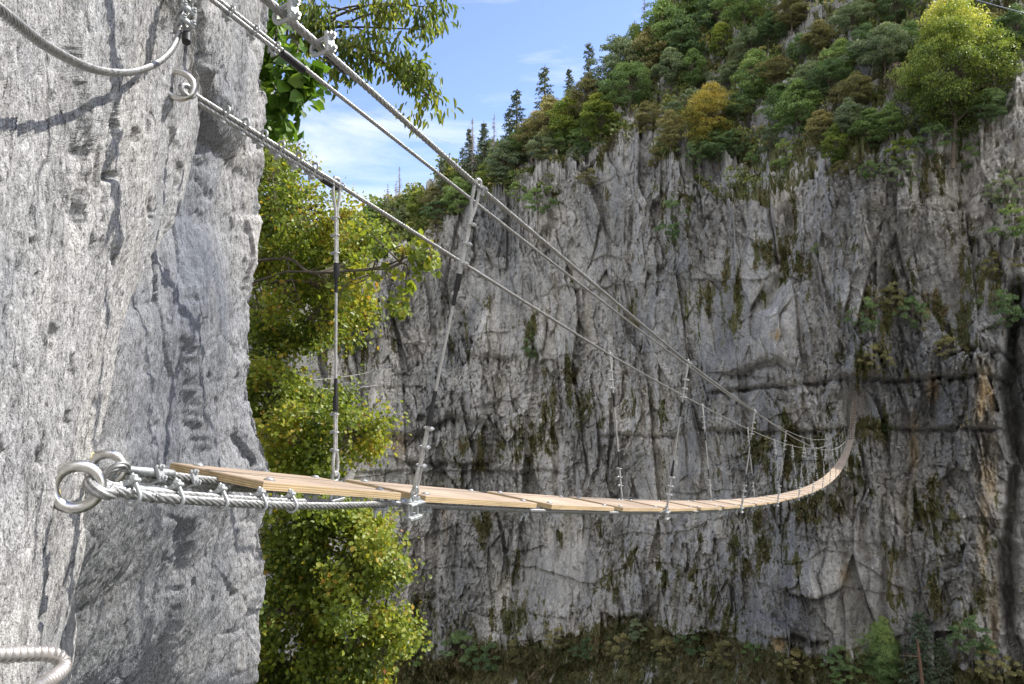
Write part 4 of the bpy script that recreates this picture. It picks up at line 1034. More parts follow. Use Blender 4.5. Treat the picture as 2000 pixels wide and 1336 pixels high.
def broad_proto(seed, n_cl=70, n_lf=140, ls=.022, wide=.36, low=.30, openn=.0, hg=.45):
    r = np.random.default_rng(seed); rr = random.Random(seed)
    tr = MB(); lean = Vector((rr.uniform(-.06, .06), rr.uniform(-.06, .06), 0))
    tp = [Vector((0, 0, -.06)), Vector((0, 0, .12)) + lean * .3, Vector((0, 0, .35)) + lean, Vector((0, 0, .62)) + lean * 1.2, Vector((0, 0, .86)) + lean]
    tr.tube(tp, [.020, .016, .012, .008, .003], 6)
    cen = []; rad = []
    while len(cen) < n_cl:
        p = r.normal(size=3); p /= np.linalg.norm(p); q = r.uniform(.35, 1.0) ** .6
        z = low + (1 - low) * (.5 + .5 * p[2] * q)
        prof = math.sin(min(1, (z - low) / (1 - low) * .86 + .16) * math.pi) ** .55
        lump = 1 + .30 * math.sin(3 * math.atan2(p[1], p[0]) + seed) + .18 * math.sin(5 * z * 4 + seed)
        c = np.array([p[0] * q * wide * prof * lump, p[1] * q * wide * prof * lump, z - .02])
        if openn and r.uniform() < openn: continue
        cen.append(c); rad.append(r.uniform(.055, .115))
    cen = np.array(cen); rad = np.array(rad)
    for c in cen[::2]:
        s_ = tp[1].lerp(tp[3], rr.uniform(0.1, 1)); c = Vector(c); mid_ = s_.lerp(c, .55) + Vector((0, 0, .03))
        tr.tube([s_, mid_, c], [.006, .004, .0015], 4)
    pos = []; dr = []; nn = []; tn = []
    for c, q in zip(cen, rad):
        k = int(n_lf * (q / .085) ** 2); d = r.normal(size=(k, 3)); d /= np.linalg.norm(d, axis=1)[:, None]
        d[:, 2] = np.where(d[:, 2] < -.3, -d[:, 2] * .6, d[:, 2])
        e = c + d * q * np.array([1.15, 1.15, .62]) * r.uniform(.45, 1.08, k)[:, None] ** .6
        pos.append(e); ld = d * .6 + r.normal(size=(k, 3)) * .6 + np.array([0, 0, -.35]); dr.append(ld); nn.append(d * .4 + np.array([0, 0, .8]) + r.normal(size=(k, 3)) * .45)
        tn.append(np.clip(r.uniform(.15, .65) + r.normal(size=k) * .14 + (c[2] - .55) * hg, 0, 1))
    pos = np.concatenate(pos); dr = np.concatenate(dr); nn = np.concatenate(nn); tn = np.concatenate(tn)
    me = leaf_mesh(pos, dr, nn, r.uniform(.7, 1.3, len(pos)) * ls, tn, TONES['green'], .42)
    return tr.mesh('trunk', M_BARK), me
def spruce_proto(seed, sparse=0.0):
    r = np.random.default_rng(seed); tr = MB(); tr.tube([(0, 0, -.05), (0, 0, .5), (.004, 0, 1)], [.018, .011, .002], 6)
    pos = []; dr = []; tn = []
    lv = 26
    for i in range(lv):
        z = .12 + .86 * (i / lv); w_ = .17 * (1 - z) ** .8 + .012
        for k in range(7):
            if r.uniform() < sparse: continue
            a = r.uniform(0, 6.28); L_ = w_ * r.uniform(.6, 1.15); d = np.array([math.cos(a), math.sin(a), -.25 + z * .3])
            tr.tube([(0, 0, z), tuple(d * L_ + np.array([0, 0, z]))], [.0028, .001], 3)
            m_ = int(10 + L_ * 90)
            t_ = r.uniform(.15, 1, m_); p = d * (L_ * t_)[:, None] + np.array([0, 0, z]) + r.normal(size=(m_, 3)) * .006
            pos.append(p); q = np.tile(d, (m_, 1)) * .5 + r.normal(size=(m_, 3)) * .45 + np.array([0, 0, -.7]); dr.append(q); tn.append(np.clip(.4 + r.normal(size=m_) * .2, 0, 1))
    pos = np.concatenate(pos); dr = np.concatenate(dr); tn = np.concatenate(tn)
    return tr.mesh('trunk', M_BARK), leaf_mesh(pos, dr, r.normal(size=(len(pos), 3)), r.uniform(.6, 1.2, len(pos)) * .026, tn, TONES['spruce'], .22)
def dead_proto(seed):
    r = random.Random(seed); tr = MB(); tr.tube([(0, 0, -.05), (.006, 0, .5), (0, .004, 1)], [.020, .013, .004], 5)
    for i in range(130):
        z = r.uniform(.18, .98); a = r.uniform(0, 6.28); L_ = (.19 * (1 - z) + .03) * r.uniform(.4, 1.2)
        p = Vector((0, 0, z)); d = Vector((math.cos(a), math.sin(a), -.12)); q = p + d * L_
        tr.tube([p, p + d * L_ * .6 + Vector((0, 0, .004)), q + Vector((0, 0, -.01))], [.0045, .003, .0015], 3)
    return tr.mesh('trunk', M_BARKP), None
PROTO = {'b': [broad_proto(31 + i, 72 + 8 * (i % 3), wide=(.36, .30, .40, .33, .44, .28)[i], low=(.12, .08, .18, .06, .15, .1)[i], openn=.22) for i in range(6)],
         'f': [broad_proto(71, 170, 200, .013, .36, .10, .0, .8), broad_proto(72, 210, 220, .012, .40, .12, .0, .9)],
         'u': [broad_proto(81 + i, 44, 150, .031, .62, .02) for i in range(3)],
         't': [broad_proto(91, 50, 22, .020, .40, .1)],
         's': [spruce_proto(41), spruce_proto(42, .35)], 'd': [dead_proto(51), dead_proto(52)]}
NAMES = {'b': 'broadleaf_tree', 'f': 'broadleaf_tree', 'u': 'bush', 't': 'bare_tree', 's': 'spruce_tree', 'd': 'dead_spruce'}
CATS = {'b': 'tree', 'f': 'tree', 'u': 'bush', 't': 'tree', 's': 'tree', 'd': 'tree'}
prj = random.Random(5)
def plant(x, y, h, kind, tone, label, wide=1.0, vi=None, kinds=(0, 1, 2), group=None):
    p = on_cliff(x, y, kinds); dep = p.y
    hm = h * dep / F * 1.0
    pr = PROTO[kind]; tr, cr_ = pr[(prj.randrange(len(pr)) if vi is None else vi)]
    gs = 1.0 if (kind in 'bu' and x > 1290 and y < 370) else (.88 if kind == 'b' else 1.0)
    e = tag(empty(NAMES[kind], p + Vector((0, 0, -.03 * hm))), label, CATS[kind], group)
    e.rotation_euler = (0, 0, prj.uniform(0, 6.28)); e.scale = (hm * wide * gs * .84, hm * wide * gs * .84, hm * gs)
    link('trunk', tr, e)
    if cr_ is not None:
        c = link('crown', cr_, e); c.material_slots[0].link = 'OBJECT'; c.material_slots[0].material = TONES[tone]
    return e
GT = 'trees on the steep slope above the cliff'; GB = 'bushes on ledges of the cliff'; GD = 'dead spruces on the ridge'
TREES = [
 (1090,1262,44,'u','olive','low olive bush at the cliff foot under the third board joint',1.2),
 (1150,1290,50,'u','dark','low dark bush on the grass bank left of the thin brown one',1.2),
 (1245,1250,46,'u','grey','pale grey bush where the cliff foot juts forward',1.1),
 (1360,1275,50,'u','dark','dark bush at the cliff foot below the middle of the deck',1.2),
 (1415,1300,54,'u','olive','brownish bush at the bottom edge, right of the dark one under the deck',1.2),
 (1480,1290,44,'u','green','small green bush at the cliff foot left of the pale yellow scar',1.2),
 (1560,1310,50,'u','olive','olive bush at the bottom edge right of the pale yellow scar',1.2),
 (1640,1310,54,'u','dark','dark bush at the bottom edge just left of the fresh green tree',1.2),
 (1020,1290,56,'u','olive','olive scrub at the bottom, third bush from the leafy tree',1.3),
 (1650,1345,50,'u','green','green scrub cut by the bottom edge left of the fresh green tree',1.3),
 (1520,250,96,'b','green','green tree between the two gullies above the leaning-trunk tree',1.3),
 (1580,195,84,'b','grey','grey-green tree on the slope straight above the leaning-trunk tree',1.3),
 (1640,150,84,'b','green','green tree between the pale boulders and the blue-green tree',1.3),
 (1560,130,70,'b','dark','small dark tree just below the brownish trees near the top edge',1.4),
 (1750,60,90,'b','dark','dark tree at the top edge left of the big crown',1.3),
 (1700,30,90,'b','olive','olive tree at the very top, left of the dark one by the big crown',1.3),
 (1610,20,90,'b','green','green tree at the very top edge above the pale boulders',1.3),
 (1740,280,80,'b','green','green tree at the left foot of the big yellow-green tree',1.3),
 (1760,320,60,'u','lime','yellowish bush at the left foot of the big yellow-green tree',1.0),
 (1440,245,70,'b','dark','dark tree against the right flank of the golden crown',1.3),
 (1655,270,84,'b','grey','silver-green tree over the small bright one at the cliff lip',1.3),
 (1590,240,70,'u','green','spreading bush on the slope behind the leaning-trunk tree',1.0),
 (1890,330,70,'u','green','green bush at the right foot of the big yellow-green tree',1.0),
 (1340,235,70,'u','grey','silvery bush at the left flank of the golden crown',1.0),
 (1500,300,60,'u','grey','silvery bush between the golden and the leaning-trunk tree',1.0),
 (728,452,70,'b','green','low green tree at the very left end of the wooded ridge',1.2),
 (757,430,78,'d','bare','thin dead spruce, the leftmost bare trunk on the ridge',1),
 (779,425,104,'d','bare','taller bare dead spruce just right of the leftmost one',1),
 (771,435,86,'d','bare','middle one of the three bare spruces at the left end of the ridge',1),
 (790,448,62,'b','grey','grey-green tree at the foot of the three bare spruces',1.2),
 (818,440,86,'b','lime','pale yellow-green rounded tree between the bare spruces and the overhead cable',1.1),
 (846,432,88,'b','olive','brownish olive tree right of the pale yellow-green one on the ridge',1.0),
 (858,440,60,'u','dark','dark bush under the olive tree on the ridge',1.0),
 (862,400,98,'s','spruce','slim sparse spruce rising between the two upper cables',1.3),
 (893,425,96,'b','green','dense green tree just right of the slim spruce, crossed by the thick cable',1.15),
 (856,472,56,'u','olive','dense yellowish bush below the ridge trees, above the left cliff edge',.9),
 (903,380,100,'s','spruce','small spruce left of the two tall spruces on the ridge',1.3),
 (915,370,128,'s','spruce','tall dark spruce, the leftmost of the tall pair on the ridge',1.2),
 (922,368,145,'d','bare','bare dead spruce pole between the paired tall spruces',.9),
 (945,355,126,'s','spruce','tall spruce at the right of the tall pair, beside a bare pole',1.5),
 (964,345,130,'d','bare','lone bare pole standing right of the paired spruces',.8),
 (930,398,76,'b','dark','dark broad tree under the paired tall spruces',1.3),
 (965,378,96,'b','lime','yellowish tree right below the lone bare pole',1.2),
 (983,365,110,'b','grey','broad grey-green tree on the ridge left of the blue climber',1.2),
 (1009,330,168,'s','spruce','tallest dark pointed spruce at the middle of the ridge',1.6),
 (994,322,120,'s','spruce','dark spruce tucked against the left side of the tallest one',1.6),
 (1014,325,90,'b','green','green tree at the foot of the tallest spruce',1.2),
 (1062,285,168,'s','spruce','pointed sparse spruce standing above the yellow-green trees',1.6),
 (1040,318,110,'b','olive','olive tree between the tallest spruce and the sparse one',1.2),
 (1075,300,140,'b','olive','broad brown-green tree below the pointed sparse spruce',1.2),
 (1068,325,90,'b','grey','grey-green tree just above the blue climber',1.3),
 (1112,290,140,'b','lime','bright yellow-green tree in the middle of the ridge wood',1.15),
 (1100,312,84,'b','green','green tree under the bright yellow-green one',1.2),
 (1148,255,136,'b','olive','pale yellowish tree behind the bright one on the skyline',1.0),
 (1150,210,138,'s','spruce','thin see-through spruce sticking out highest against the blue sky',1.5),
 (1112,235,110,'s','spruce','half-bare spruce left of the thin see-through one',1.4),
 (1170,285,130,'b','lime','light green tree leaning over the bare rock step, its crown in the sun',1.2),
 (1145,305,90,'b','green','dark-shadowed green tree above the rock step',1.3),
 (1205,200,160,'b','grey','tall silvery tree at the top of the ridge, left end of the high wood',1.1),
 (1228,225,134,'b','green','rounded green tree in front of the tall silvery one',1.2),
 (1238,160,140,'b','lime','light-crowned tree on the skyline behind the rounded green one',1.0),
 (1240,150,120,'d','bare','bare white pole poking through the light-crowned skyline tree',.8),
 (1268,175,150,'b','olive','greyish-brown tree left of the high dark wood',1.2),
 (1295,140,160,'b','green','large green tree at the upper edge of the sky, beside bare stems',1.1),
 (1258,110,130,'d','bare','bare forked dead trunk at the top of the skyline',.9),
 (1300,90,130,'d','bare','tallest bare trunk cut by the top edge of the photo',.9),
 (1330,130,120,'b','dark','dark green tree at the top, right of the bare trunks',1.2),
 (1345,60,110,'b','green','green tree touching the top edge above the rounded bushes',1.3),
 (1310,175,90,'b','grey','grey tree standing just left above the golden tree',1.3),
 (1350,170,80,'b','green','green tree straight above the golden tree',1.3),
 (1368,135,66,'b','dark','small dark round tree above and right of the golden tree',1.2),
 (1409,120,84,'b','lime','small tree with a visible bare stem high above the golden tree',1.0),
 (1400,80,110,'b','dark','dark tree cut by the top edge, above the small stemmed tree',1.3),
 (1450,60,110,'b','green','green tree at the top edge right of the dark one',1.3),
 (1462,130,84,'b','grey','grey-green tree in the gap right of the stemmed tree',1.3),
 (1470,200,110,'b','green','medium green tree right and above the golden tree',1.2),
 (1425,180,66,'b','grey','grey bushy tree right against the upper side of the golden tree',1.6),
 (1500,95,80,'b','dark','dark tree below the top edge, mid upper slope',1.4),
 (1545,60,84,'b','olive','brownish tree near the top edge left of the bare rocks',1.4),
 (1510,170,66,'b','olive','brown-olive tree on the stony slope above the golden tree level',1.5),
 (1600,110,76,'b','olive','dull olive tree beside the pale boulders high on the slope',1.4),
 (1665,70,70,'b','grey','grey-green tree at the top centre right',1.5),
 (1690,125,90,'b','dark','dark tree left of the blue-green one',1.2),
 (1730,150,116,'b','grey','blue-green rounded tree left of the big yellow-green one',1.25),
 (1620,190,80,'b','dark','dark bushy tree in the middle of the upper slope',1.6),
 (1670,225,92,'b','olive','wide loose olive tree below the blue-green one',1.4),
 (1700,300,90,'b','green','green tree over the jagged white rocks right of centre',1.3),
 (1562,275,132,'b','green','leafy green tree with a leaning trunk, right of the golden tree',1.2),
 (1600,300,96,'b','olive','olive tree touching the right side of the leaning-trunk tree',1.2),
 (1630,325,88,'b','lime','small bright yellow-green tree on the lip of the cliff',1.0),
 (1530,330,70,'u','green','wide green bush below the leaning-trunk tree',.7),
 (1480,325,60,'u','green','green bush on the cliff edge right below the golden tree',.8),
 (1440,305,64,'u','dark','dark bush under the right side of the golden tree',.8),
 (1310,290,80,'b','olive','brown-tinted tree left against the golden tree',1.2),
 (1265,262,80,'b','olive','olive tree on the step left of the brown-tinted one',1.2),
 (1195,300,54,'u','olive','olive bush at the edge of the bare rock step',.9),
 (1280,330,50,'u','olive','low brown bush on the grass left below the golden tree',.9),
 (1350,340,66,'u','dark','dark bush directly below the golden tree',.9),
 (1366,350,76,'d','bare','short bare pole standing below the golden tree',.8),
 (1757,215,110,'t','bare','leafless brown tree between the blue-green and the big yellow-green tree',1.0),
 (1760,365,66,'u','grey','wide grey-green bush hanging over the cliff edge at right',1.0),
 (1700,350,44,'u','green','small green bush on the lip left of the wide grey one',1.0),
 (1640,350,40,'u','olive','small olive bush on the lip under the bright yellow-green tree',1.2),
 (1935,250,90,'b','dark','dark tree behind the right side of the big yellow-green tree',1.2),
 (1975,110,110,'b','dark','dark tree in the top right corner',1.2),
 (1945,140,96,'b','lime','bright lime tree at the right edge of the big crown',1.2),
 (1780,120,90,'b','green','green tree behind the left shoulder of the big yellow-green tree',1.2),
 (1820,300,70,'u','dark','dark bush at the foot of the big yellow-green tree',1.0),
 (1965,400,84,'u','grey','pale feathery bush on the cliff at the right edge, upper one',.8),
 (1985,470,80,'u','green','green bush on the cliff at the right edge, below the pale feathery one',.8),
 (1945,545,70,'u','olive','olive bush on the right part of the cliff, at half height',.9),
 (1960,650,90,'u','dark','dark spreading bush low at the right edge above the dark cleft',.9),
 (1320,470,104,'u','dark','large dense dark bush hanging on the cliff face below the golden tree',.62),
 (1050,420,72,'u','green','bright dense bush on the rock step right of the thick cable',.95),
 (1010,395,44,'u','green','small bush left of the dense bush on the rock step',1.0),
 (1130,320,50,'u','grey','grey bush on the rock step left of the light green tree',.9),
 (1150,365,40,'u','olive','small olive bush on the bare rocks above the cliff edge',1.1),
 (1592,495,24,'u','green','tiny fresh green bush alone on the cliff face',.8),
 (1690,650,80,'u','dark','dark bush in the middle of the right cliff face',.7),
 (1745,620,76,'u','olive','olive bush beside the dark one in the middle of the right cliff face',.8),
 (1785,640,70,'u','dark','rightmost of the three bushes in the middle of the right cliff face',.7),
 (1710,730,66,'u','olive','straggly olive bush above the horizontal crack',.8),
 (1850,700,54,'u','olive','straggly bush right of the olive one above the crack',.9),
 (1038,700,64,'u','dark','small dark bush on the cliff between the first two hangers and the third',.5),
 (1732,850,56,'u','dark','dark bush beside the top of the brown ladder',.7),
 (1500,880,34,'u','olive','little bush on the ledge behind the far hangers',.8),
 (1240,640,40,'u','olive','thin bush in a crack left of the fourth hanger',.6),
 (690,690,90,'u','dark','dark bush on the shaded cliff end behind the leafy tree',.9),
 (900,1290,66,'u','dark','dark bush at the cliff foot, nearest to the leafy tree',1.2),
 (960,1310,60,'u','dark','dark bush at the cliff foot, second from the leafy tree',1.2),
 (820,1300,60,'u','green','green bush at the cliff foot half behind the leafy tree',1.2),
 (1210,1290,60,'u','olive','thin brown bush at the cliff foot below the hangers',1.0),
 (1300,1290,54,'u','olive','thin bush at the cliff foot below the middle hangers',1.2),
 (1900,1290,90,'u','dark','dark bush at the bottom right beside the pillar',.8),
 (1940,1330,80,'u','olive','olive bush in the bottom right corner',.9),
]
for x, y, h, k, tone, lab, wd in TREES:
    g = {'d': GD}.get(k, GT if y < 360 else GB)
    plant(x, y, h, k, tone, lab, wd, group=g)
plant(1390, 312, 168, 'f', 'yellow', 'golden-yellow rounded tree, the only fully yellow one, above the cliff', 1.05, 0)
plant(1400, 330, 80, 'b', 'dark', 'dark green tree growing out from under the golden crown', 1.5, 2)
plant(1858, 300, 330, 'f', 'lime', 'biggest tree of the slope, tall yellow-green crown at the upper right', .88, 1)
plant(1905, 150, 130, 'b', 'lime', 'bright yellow treetop at the very top beside the biggest tree', 1.3, 0)
plant(1722, 1345, 150, 'f', 'green', 'fresh green tree at the foot of the cliff, bottom right', .75, 0, kinds=(0, 1))
plant(1795, 1350, 165, 's', 'spruce', 'dark spruce at the cliff foot right of the fresh green tree', 1.9, 0, kinds=(0, 1))
plant(1840, 1350, 110, 's', 'spruce', 'smaller dark spruce at the cliff foot, right of the broken trunk', 2.1, 0, kinds=(0, 1))
p = on_cliff(1797, 1360, (0, 1)); p = p * .97
b = MB(); hm = 110 * p.y / F; b.tube([p + Vector((.25, 0, -.4)), p + Vector((.08, 0, hm * .5)), p + Vector((-.05, 0, hm))], [.10, .08, .045], 7)
b.tube([p + Vector((0, 0, hm * .7)), p + Vector((-.9, 0, hm * .72))], [.03, .012], 4)
st_ = tag(b.build('broken_trunk', m_simple('red_brown_dead_wood', (.15, .09, .06), .9, 0, 6, .4)), 'bare reddish broken trunk standing before the dark spruce at the bottom right', 'dead tree')

# undergrowth that covers the slope, and grass hanging on the ledges: uncountable
def scatter(mask_w, n):
    w_ = mask_w.ravel().astype(np.float64); w_ /= w_.sum(); return RNG.choice(len(w_), n, p=w_)
vis = (CPX > -150) & (CPX < 2150) & (CPY > -120) & (CPY < 1420)
area = np.ones_like(CPX); area[KR == 2] = 1
wt = np.where((KR == 2) & vis, np.clip(veg - .40, 0, 1) * sc, 0)
ii = scatter(wt, 6500); nl = 26
c = V[ii]; s_ = (sc.ravel()[ii] * RNG.uniform(.18, .70, len(ii)))
d = rdir(len(ii) * nl).reshape(len(ii), nl, 3); d[..., 2] = np.abs(d[..., 2])
pos = (c[:, None] + d * s_[:, None, None] * np.array([1.2, 1.2, .9]) * RNG.uniform(.4, 1, (len(ii), nl, 1))).reshape(-1, 3)
tint = np.clip(np.repeat(RNG.uniform(.1, .8, len(ii)), nl) + RNG.normal(size=len(pos)) * .1, 0, 1)
UM = m_leaf('undergrowth_leaves', [(0, (0.088, 0.138, 0.046)), (.4, (0.189, 0.252, 0.074)), (.7, (0.352, 0.352, 0.114)), (1, (0.554, 0.429, 0.202))], .25)
tag(link('undergrowth', leaf_mesh(pos, d.reshape(-1, 3) + rdir(len(pos)) * .8, rdir(len(pos)) + np.array([0, 0, .7]), np.repeat(s_, nl) * RNG.uniform(.20, .42, len(pos)), tint, UM, .45)),
    'low green and brown scrub covering the slope between the trees', 'undergrowth', kind='stuff')
wt = np.where((KR <= 1) & vis, np.clip(veg + .25 * fbm(arc * 3, z_ * 3, 3, 600) - .42, 0, 1) ** 1.2 * sc * np.where(KR == 0, 3.0, 1.0), 0)
ii = scatter(wt, 12000); nb = 8
c = V[ii]; s_ = sc.ravel()[ii] * RNG.uniform(.10, .32, len(ii)) * np.where(KR.ravel()[ii] == 0, 1.3, 1)
o3 = out.reshape(-1, 3)[ii]
d = o3[:, None] * RNG.uniform(.2, 1.0, (len(ii), nb, 1)) + rdir(len(ii) * nb).reshape(len(ii), nb, 3) * .55 + np.array([0, 0, 1.0]) * RNG.uniform(-.9, .6, (len(ii), nb, 1))
pos = (c[:, None] + rdir(len(ii) * nb).reshape(len(ii), nb, 3) * (s_ * .35)[:, None, None] + o3[:, None] * .02).reshape(-1, 3)
tint = np.clip(np.repeat(RNG.uniform(.05, .9, len(ii)) * .6 + .4 * (fbm(c[:, 0] * .3, c[:, 2] * .3, 3, 610) + .5), nb) + RNG.normal(size=len(pos)) * .1, 0, 1)
GM = m_leaf('ledge_grass', [(0, (.07, .085, .035)), (.35, (.14, .15, .06)), (.6, (.24, .205, .10)), (1, (.36, .26, .17))], .2)
tag(link('ledge_grass', leaf_mesh(pos, d.reshape(-1, 3), rdir(len(pos)), np.repeat(s_, nb) * RNG.uniform(.6, 1.3, len(pos)), tint, GM, .085)),
    'tufts of olive and brown grass hanging in the cracks and ledges of the cliff', 'grass', kind='stuff')

# ------------------------------------------------------------------ leafy trees close behind the edge of the rock wall
LT = [(0, (.09, .13, .03)), (.3, (.19, .26, .045)), (.55, (.31, .38, .06)), (.76, (.46, .43, .07)), (.9, (.55, .37, .07)), (1, (.35, .16, .06))]
LM = m_leaf('sunlit_leaves', LT, .5); LD = m_leaf('drooping_leaves', [(0, (.09, .14, .04)), (.5, (.20, .27, .06)), (1, (.44, .44, .10))], .6)
def near_tree(name, label, ells, trunk, ncl, nlf, lsz, leafm, dz=1.0, ybias=0.0, droop=.6, wid=.42, spread=.16, seed=1, bark=None, limbs=(), cat='tree', tw=.004, tones=(.05, .85), tsc=1.0, cell=34):
    r = np.random.default_rng(seed); rr = random.Random(seed)
    e = tag(empty(name, trunk[0]), label, cat)
    b = MB(); m_ = len(trunk); b.tube(trunk, [.07 * (1 - .8 * i / (m_ - 1)) * tsc for i in range(m_)], 8)
    areas = np.array([a[2] * a[3] for a in ells], float); areas /= areas.sum()
    cl = []; subs = []
    for x, y, rx, ry, dp in ells:
        for _ in range(max(2, int(rx * ry * 3.1 / (cell * cell)))):
            a = r.uniform(0, 6.28); q = math.sqrt(r.uniform(0, 1)) * (1 if r.uniform() < .88 else r.uniform(1.0, 1.28)); th = (r.uniform() - .5) * 2 * math.sqrt(max(0, 1 - min(1, q * q)))
            subs.append((x + rx * q * math.cos(a), y + ry * q * math.sin(a), dp + th * dz, r.uniform(.45, 1.0) * cell * .95, r.uniform(0, 1)))
    tone_c = []
    for k in range(ncl):
        x, y, dp, rd, tn0 = subs[r.integers(len(subs))]; g3 = r.normal(size=3)
        cl.append(at(x + g3[0] * rd * .5, y + g3[1] * rd * .36, dp + g3[2] * rd * .5 * dp / F)); tone_c.append(tn0)
    # limbs: a few bearing branches, then twigs from each leaf cluster to the nearest bearing point
    nodes = [trunk[0].lerp(trunk[-1], t) for t in np.linspace(.15, 1, 8)]
    bear = list(nodes)
    for x, y, rx, ry, dp in ells:
        tgt = at(x, y, dp); o_ = min(nodes, key=lambda n_: (n_ - tgt).length)
        mid_ = o_.lerp(tgt, .5) + Vector((rr.uniform(-.1, .1), rr.uniform(-.1, .1), rr.uniform(-.02, .15)))
        pp = smooth_path([o_, mid_, tgt], 6); b.tube(pp, [tw * 3.2 * (1 - .75 * i / len(pp)) for i in range(len(pp))], 5); bear += pp[3:]
    for path, rd in limbs:
        pp = smooth_path(path, 8); b.tube(pp, [rd * (1 - .75 * i / len(pp)) for i in range(len(pp))], 6); bear += pp
    bn = np.array([tuple(q) for q in bear])
    P_, D_, N_, T_, S_ = [], [], [], [], []
    for c, tn0 in zip(cl, tone_c):
        cv = np.array(tuple(c)); j = np.argmin(((bn - cv) ** 2).sum(1)); o_ = Vector(bn[j])
        if (c - o_).length > .02:
            mid_ = o_.lerp(c, .6) + Vector((rr.uniform(-.03, .03), rr.uniform(-.03, .03), rr.uniform(-.01, .04)))
            b.tube([o_, mid_, c], [tw, tw * .6, tw * .3], 3, cap=False)
        t0 = (c - o_); t0 = np.array(tuple(t0.normalized())) if t0.length > .01 else r.normal(size=3)
        k = max(3, int(r.normal(nlf, nlf * .25)))
        off = r.normal(size=(k, 3)) * spread * .5 + t0 * (r.uniform(-1, 1, (k, 1)) * spread)
        P_.append(cv + off); dd = t0 * .5 + r.normal(size=(k, 3)) * .55 + np.array([0, 0, -droop]); D_.append(dd)
        N_.append(np.array([.35, -.25, .75]) + r.normal(size=(k, 3)) * .5)
        base = (tones[0] + (tones[1] - tones[0]) * tn0 + r.normal() * .08) if r.uniform() < .88 else r.uniform(.55, 1.0)
        T_.append(np.clip(base * .75 + r.normal(size=k) * .13 + .05, 0, 1)); S_.append(r.uniform(.45, 1.35, k) * lsz)
    cr_ = leaf_mesh(np.concatenate(P_), np.concatenate(D_), np.concatenate(N_), np.concatenate(S_), np.concatenate(T_), leafm, wid, .14)
    put(b.build('trunk', bark or M_BARK, e)); put(link('crown', cr_, e))
    return e
trunk_scale = [1.0]
near_tree('leafy_tree', 'sunlit yellow-green tree with big airy crown, right behind the upper edge of the rock wall',
  [(545, 290, 46, 40, 7.2), (530, 350, 50, 50, 7.4), (560, 400, 75, 60, 7.2), (620, 430, 75, 50, 7.0), (690, 490, 58, 45, 7.0), (540, 490, 60, 60, 7.6), (600, 530, 90, 60, 7.2), (690, 570, 60, 45, 7.0),
   (560, 610, 80, 55, 7.3), (640, 640, 55, 35, 7.1), (590, 670, 50, 28, 7.2), (520, 660, 40, 50, 7.6), (500, 420, 40, 120, 7.8)],
  [at(400, 1500, 8.4), at(420, 1000, 8.2), at(440, 600, 8.0), at(470, 350, 7.7)], 1500, 20, .040, LM, .9, seed=3, spread=.13,
  limbs=[([at(470, 515, 6.9), at(560, 505, 6.6), at(605, 532, 6.3), at(660, 530, 6.1), at(740, 522, 5.9), at(800, 500, 5.8), at(850, 490, 5.7)], .016), ([at(480, 440, 6.9), at(530, 420, 6.7), at(600, 428, 6.6), at(660, 425, 6.5)], .010),
         ([at(560, 505, 6.6), at(575, 560, 6.5), at(600, 620, 6.5)], .008), ([at(480, 560, 6.9), at(560, 548, 6.7), at(600, 552, 6.6)], .010)])
near_tree('leafy_branch_tree', 'sparse sunlit branch reaching right past the leafy crown over the cliff, few leaf bunches',
  [(715, 445, 22, 12, 5.8), (715, 520, 30, 20, 5.9), (760, 490, 20, 10, 5.8), (805, 485, 22, 12, 5.7), (838, 494, 20, 10, 5.6), (765, 548, 22, 14, 5.8), (830, 525, 12, 10, 5.6), (786, 590, 16, 14, 5.7), (655, 640, 20, 14, 5.8), (675, 560, 16, 16, 5.9)],
  [at(440, 640, 7.4), at(470, 560, 7.0), at(560, 530, 6.5), at(650, 532, 6.1), at(760, 525, 5.8), at(845, 490, 5.6)], 80, 7, .058, LM, .2, seed=9, spread=.05, tsc=.22, tones=(.3, .7), cat='tree', tw=.003)
near_tree('leafy_tree', 'yellow-green tree crown level with the boards, in front of the shaded cliff',
  [(530, 770, 55, 45, 6.6), (600, 790, 70, 45, 6.4), (670, 815, 60, 45, 6.3), (700, 850, 36, 36, 6.2), (550, 850, 70, 50, 6.5), (620, 880, 60, 40, 6.3), (540, 920, 60, 30, 6.5), (500, 740, 30, 40, 6.8)],
  [at(380, 1700, 8.0), at(420, 1200, 7.6), at(450, 900, 7.2), at(500, 780, 6.8)], 950, 20, .039, LM, .7, seed=4, spread=.12)
near_tree('hazel_tree', 'dense bright tree filling the space under the boards, rusty patch near its top',
  [(560, 1010, 70, 45, 5.9), (650, 1020, 55, 35, 5.8), (710, 1060, 34, 34, 5.7), (550, 1090, 70, 55, 6.0), (640, 1110, 70, 60, 5.8), (710, 1110, 55, 30, 5.7), (750, 1105, 22, 12, 5.7), (570, 1190, 90, 60, 5.9), (680, 1200, 60, 50, 5.7),
   (735, 1230, 36, 26, 5.6), (775, 1243, 26, 13, 5.5), (560, 1290, 90, 60, 5.8), (670, 1290, 80, 60, 5.7), (720, 1330, 46, 40, 5.6), (600, 1400, 120, 60, 5.7)],
  [at(420, 1900, 7.0), at(450, 1500, 6.7), at(480, 1200, 6.5), at(520, 1040, 6.2)], 2150, 20, .037, LM, .7, seed=6, spread=.12)
